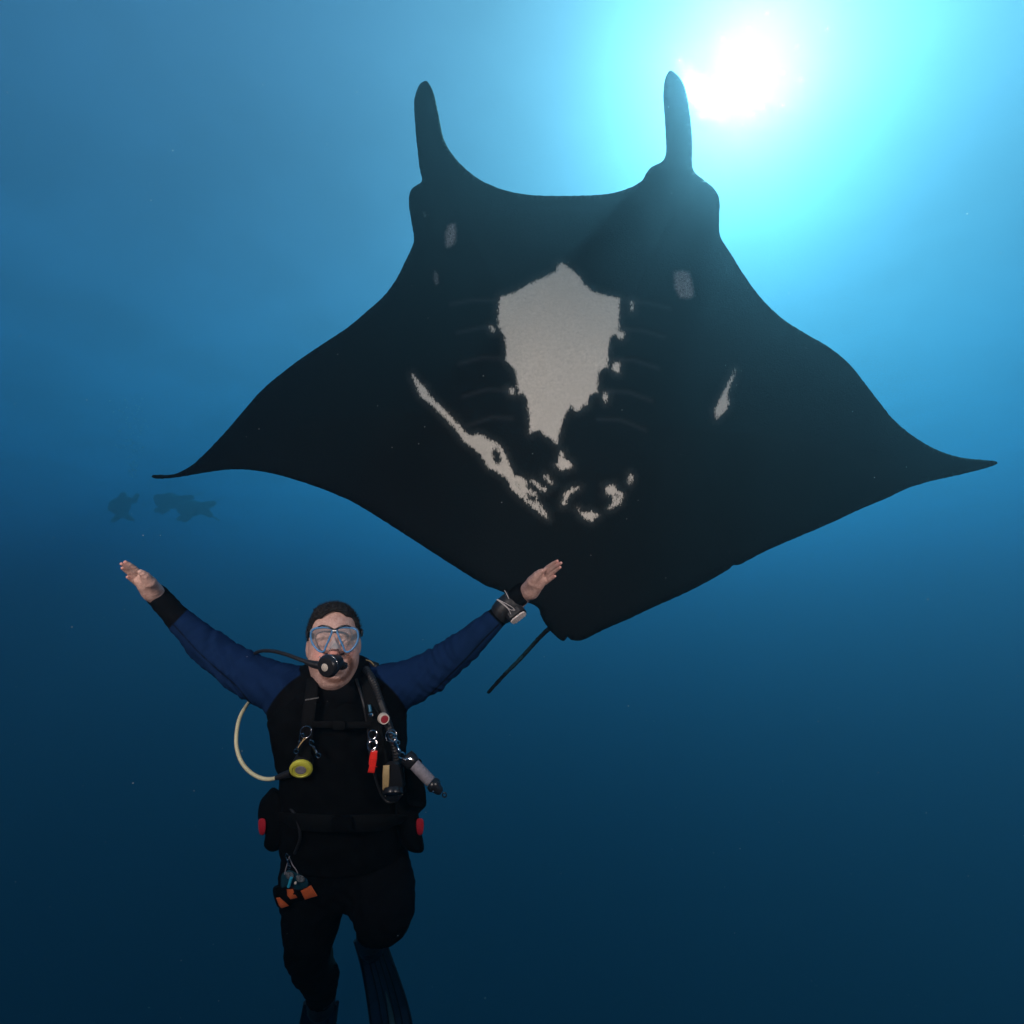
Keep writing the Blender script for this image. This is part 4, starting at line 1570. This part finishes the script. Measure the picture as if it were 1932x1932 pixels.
def fin(base, tip, w0, w1, label, gr):
    """base, tip: (px, py, depth); widths in px"""
    t = empty('swim_fin', cs(*base), label, 'swim fin', gr)
    b0, b1 = np.array(base, float), np.array(tip, float)
    n = 24
    V = []
    rows = []
    for i in range(n + 1):
        s_ = i / n
        p = b0 + (b1 - b0) * s_
        p[0] += 10 * math.sin(s_ * math.pi) * (1 if w1 > 0 else -1)
        hw = (w0 + (abs(w1) - w0) * smooth01(s_ * 1.6)) / 2 * (1 if s_ < .93 else 1 - (s_ - .93) * 3)
        p[2] += .07 * math.sin(s_ * 2.4)
        rows.append((p, hw))
    for side in (0, 1):
        for p, hw in rows:
            for j in range(9):
                e = j / 4 - 1
                bow = .018 * (1 - e * e)
                V.append(cs(p[0] + e * hw, p[1], p[2] + bow + side * .006))
    Fc = []
    m = (n + 1) * 9
    for i in range(n):
        for j in range(8):
            a = i * 9 + j
            Fc.append([a, a + 1, a + 10, a + 9])
            Fc.append([m + a, m + a + 9, m + a + 10, m + a + 1])
    for i in range(n):
        for j in (0, 8):
            a = i * 9 + j
            Fc.append([a, a + 9, m + a + 9, m + a])
    for j in range(8):
        for i in (0, n):
            a = i * 9 + j
            Fc.append([a, m + a, m + a + 1, a + 1])
    k = MB()
    k.add(V, Fc)
    blade_ = k.build('blade', finb, t)
    for e, r in ((-1, .006), (-.45, .0035), (-.12, .003), (.22, .003), (.55, .0035), (1, .006)):
        k = MB()
        k.tube([cs(p[0] + e * hw, p[1], p[2] + .018 * (1 - e * e) - .001) for p, hw in rows], [r * 1.3, r, r, r * .6], 8)
        k.build('rib', finm, blade_)
    k = MB()
    k.tube([cs(p[0] + .05 * hw, p[1], p[2] + .016) for p, hw in rows[9:21]], [.002, .010, .012, .008], 8, flat=(0, 0, 1))
    k.build('window', finp, blade_)
    k = MB()
    k.lathe(cs(base[0], base[1] - 12, base[2]), cs(tip[0], tip[1], tip[2]) - cs(*base), [(-.06, .045), (0, .055), (.06, .052), (.09, .03)], 20)
    k.build('foot_pocket', finm, t)
    return t


fin((698, 1775, 2.10), (748, 2030, 2.05), 56, 76, 'long ribbed fin below the bent leg, right one of the pair', 'swim fins')
fin((606, 1892, 1.95), (600, 2120, 2.25), 60, -84, 'dark fin on the straight leg cut by the bottom edge', 'swim fins')

# ------------------------------------------------------------------ far divers
farm = new_mat('far_wetsuit', (.012, .014, .018), .8)


def far_diver(label, dep, chains, extra=None):
    xs_, ys_, zs_ = [], [], []
    pts = [p for c in chains for p in c]
    P = np.array([cs(*p[:3]) for p in pts])
    r = max(p[3] * p[2] / F for p in pts) + .05
    lo, hi = P.min(0) - r, P.max(0) + r
    f = Field(*[np.arange(lo[i], hi[i], .028) for i in range(3)])
    for c in chains:
        f.chain(c, .06)
    me, *_ = f.mesh('body')
    t = empty('person', P.mean(0), label, 'person', 'distant divers in the blue haze')
    link('body', me, farm, t)
    return t


D1 = 44.
td = far_diver('faint distant diver seen head on, leftmost of the three in the blue haze', D1, [
    [(233, 934, D1, 6), (233, 942, D1, 6)],
    [(233, 944, D1, 11), (232, 956, D1 + .2, 12), (229, 968, D1 + .5, 9)],
    [(226, 944, D1, 6), (213, 948, D1 - .1, 5), (208, 960, D1 - .3, 4.5), (219, 966, D1 - .5, 4)],
    [(240, 944, D1, 6), (253, 945, D1 - .1, 5), (259, 934, D1 - .2, 4)],
    [(228, 966, D1 + .5, 7), (222, 976, D1 + 1., 5), (214, 982, D1 + 1.3, 4)],
    [(232, 966, D1 + .5, 7), (240, 975, D1 + 1., 5), (250, 980, D1 + 1.3, 4)],
])
k = MB()
k.lathe(cs(240, 940, D1 + .3), (.1, -.5, -1), [(0, .06), (.06, .12), (.65, .12), (.7, .06)], 16)
k.build('tank', farm, td)


def level_diver(label, x, y, up, dd):
    q = lambda a, b, w, r: (x + a, y + b - up * a * .12, dd + w, r * 1.4)
    t = far_diver(label, dd, [
        [q(-24, -5, 0, 5.5), q(-20, -3, 0, 6)],
        [q(-16, 0, 0, 9), q(0, 1, 0, 11), q(12, 2, .1, 8)],
        [q(-14, 4, -.2, 4.5), q(-17, 15, -.3, 4), q(-26, 18, -.4, 3.2)],
        [q(-12, 4, .3, 4.5), q(-8, 16, .4, 4), q(-16, 22, .3, 3.2)],
        [q(12, 1, .1, 6.5), q(26, -1, .2, 5.5), q(38, -4, .3, 4)],
        [q(12, 4, -.1, 6.5), q(23, 9, -.1, 5.5), q(32, 17, 0, 4)],
    ])
    k = MB()
    c = cs(*q(-14, -11, .2, 1)[:3])
    k.lathe(c, cs(*q(12, -8, .2, 1)[:3]) - c, [(0, .05), (.06, .11), (.62, .11), (.68, .05)], 16)
    k.build('tank', farm, t)
    for a_, b_, c_ in (((37, -4), (48, -9), (60, -12)), ((31, 17), (40, 23), (50, 30))):
        k = MB()
        k.tube([cs(*q(*a_, .3, 1)[:3]), cs(*q(*b_, .35, 1)[:3]), cs(*q(*c_, .3, 1)[:3])], [.06, .13, .15], 8, flat=(0, 1, .3))
        k.build('fin', farm, t)


level_diver('faint distant diver swimming level, middle one of the three in the blue haze', 322, 944, .3, D1 + 1)
level_diver('faint distant diver nearest the manta wing side, rightmost of the three in the haze', 364, 958, 1.0, D1 - .5)

# bubbles rising from them
bub = new_mat('bubble', (.8, .9, 1.), .05, trans=.6, ior=1.1)
rb = random.Random(7)
k = MB()
for i in range(150):
    q = rb.random()
    k.ball(cs(250 + rb.gauss(0, 4 + 16 * q), 900 - 150 * q, 26 + rb.gauss(0, .25)), rb.uniform(.015, .05), 6, 4)
o = k.build('bubbles', bub)
tag(o, 'faint column of air bubbles rising above the distant divers', kind='stuff', cat='bubbles')

# fine drifting specks of plankton
k = MB()
spk = new_mat('plankton', (.6, .6, .55), .7)
for i in range(420):
    dd = rb.uniform(.9, 5.)
    k.ball(cs(rb.uniform(-40, 1970), rb.uniform(-40, 1970), dd), rb.uniform(.0003, .0010) * (.6 + dd * .35), 5, 3)
o = k.build('plankton', spk)
tag(o, 'fine pale specks drifting in the water', kind='stuff', cat='plankton')
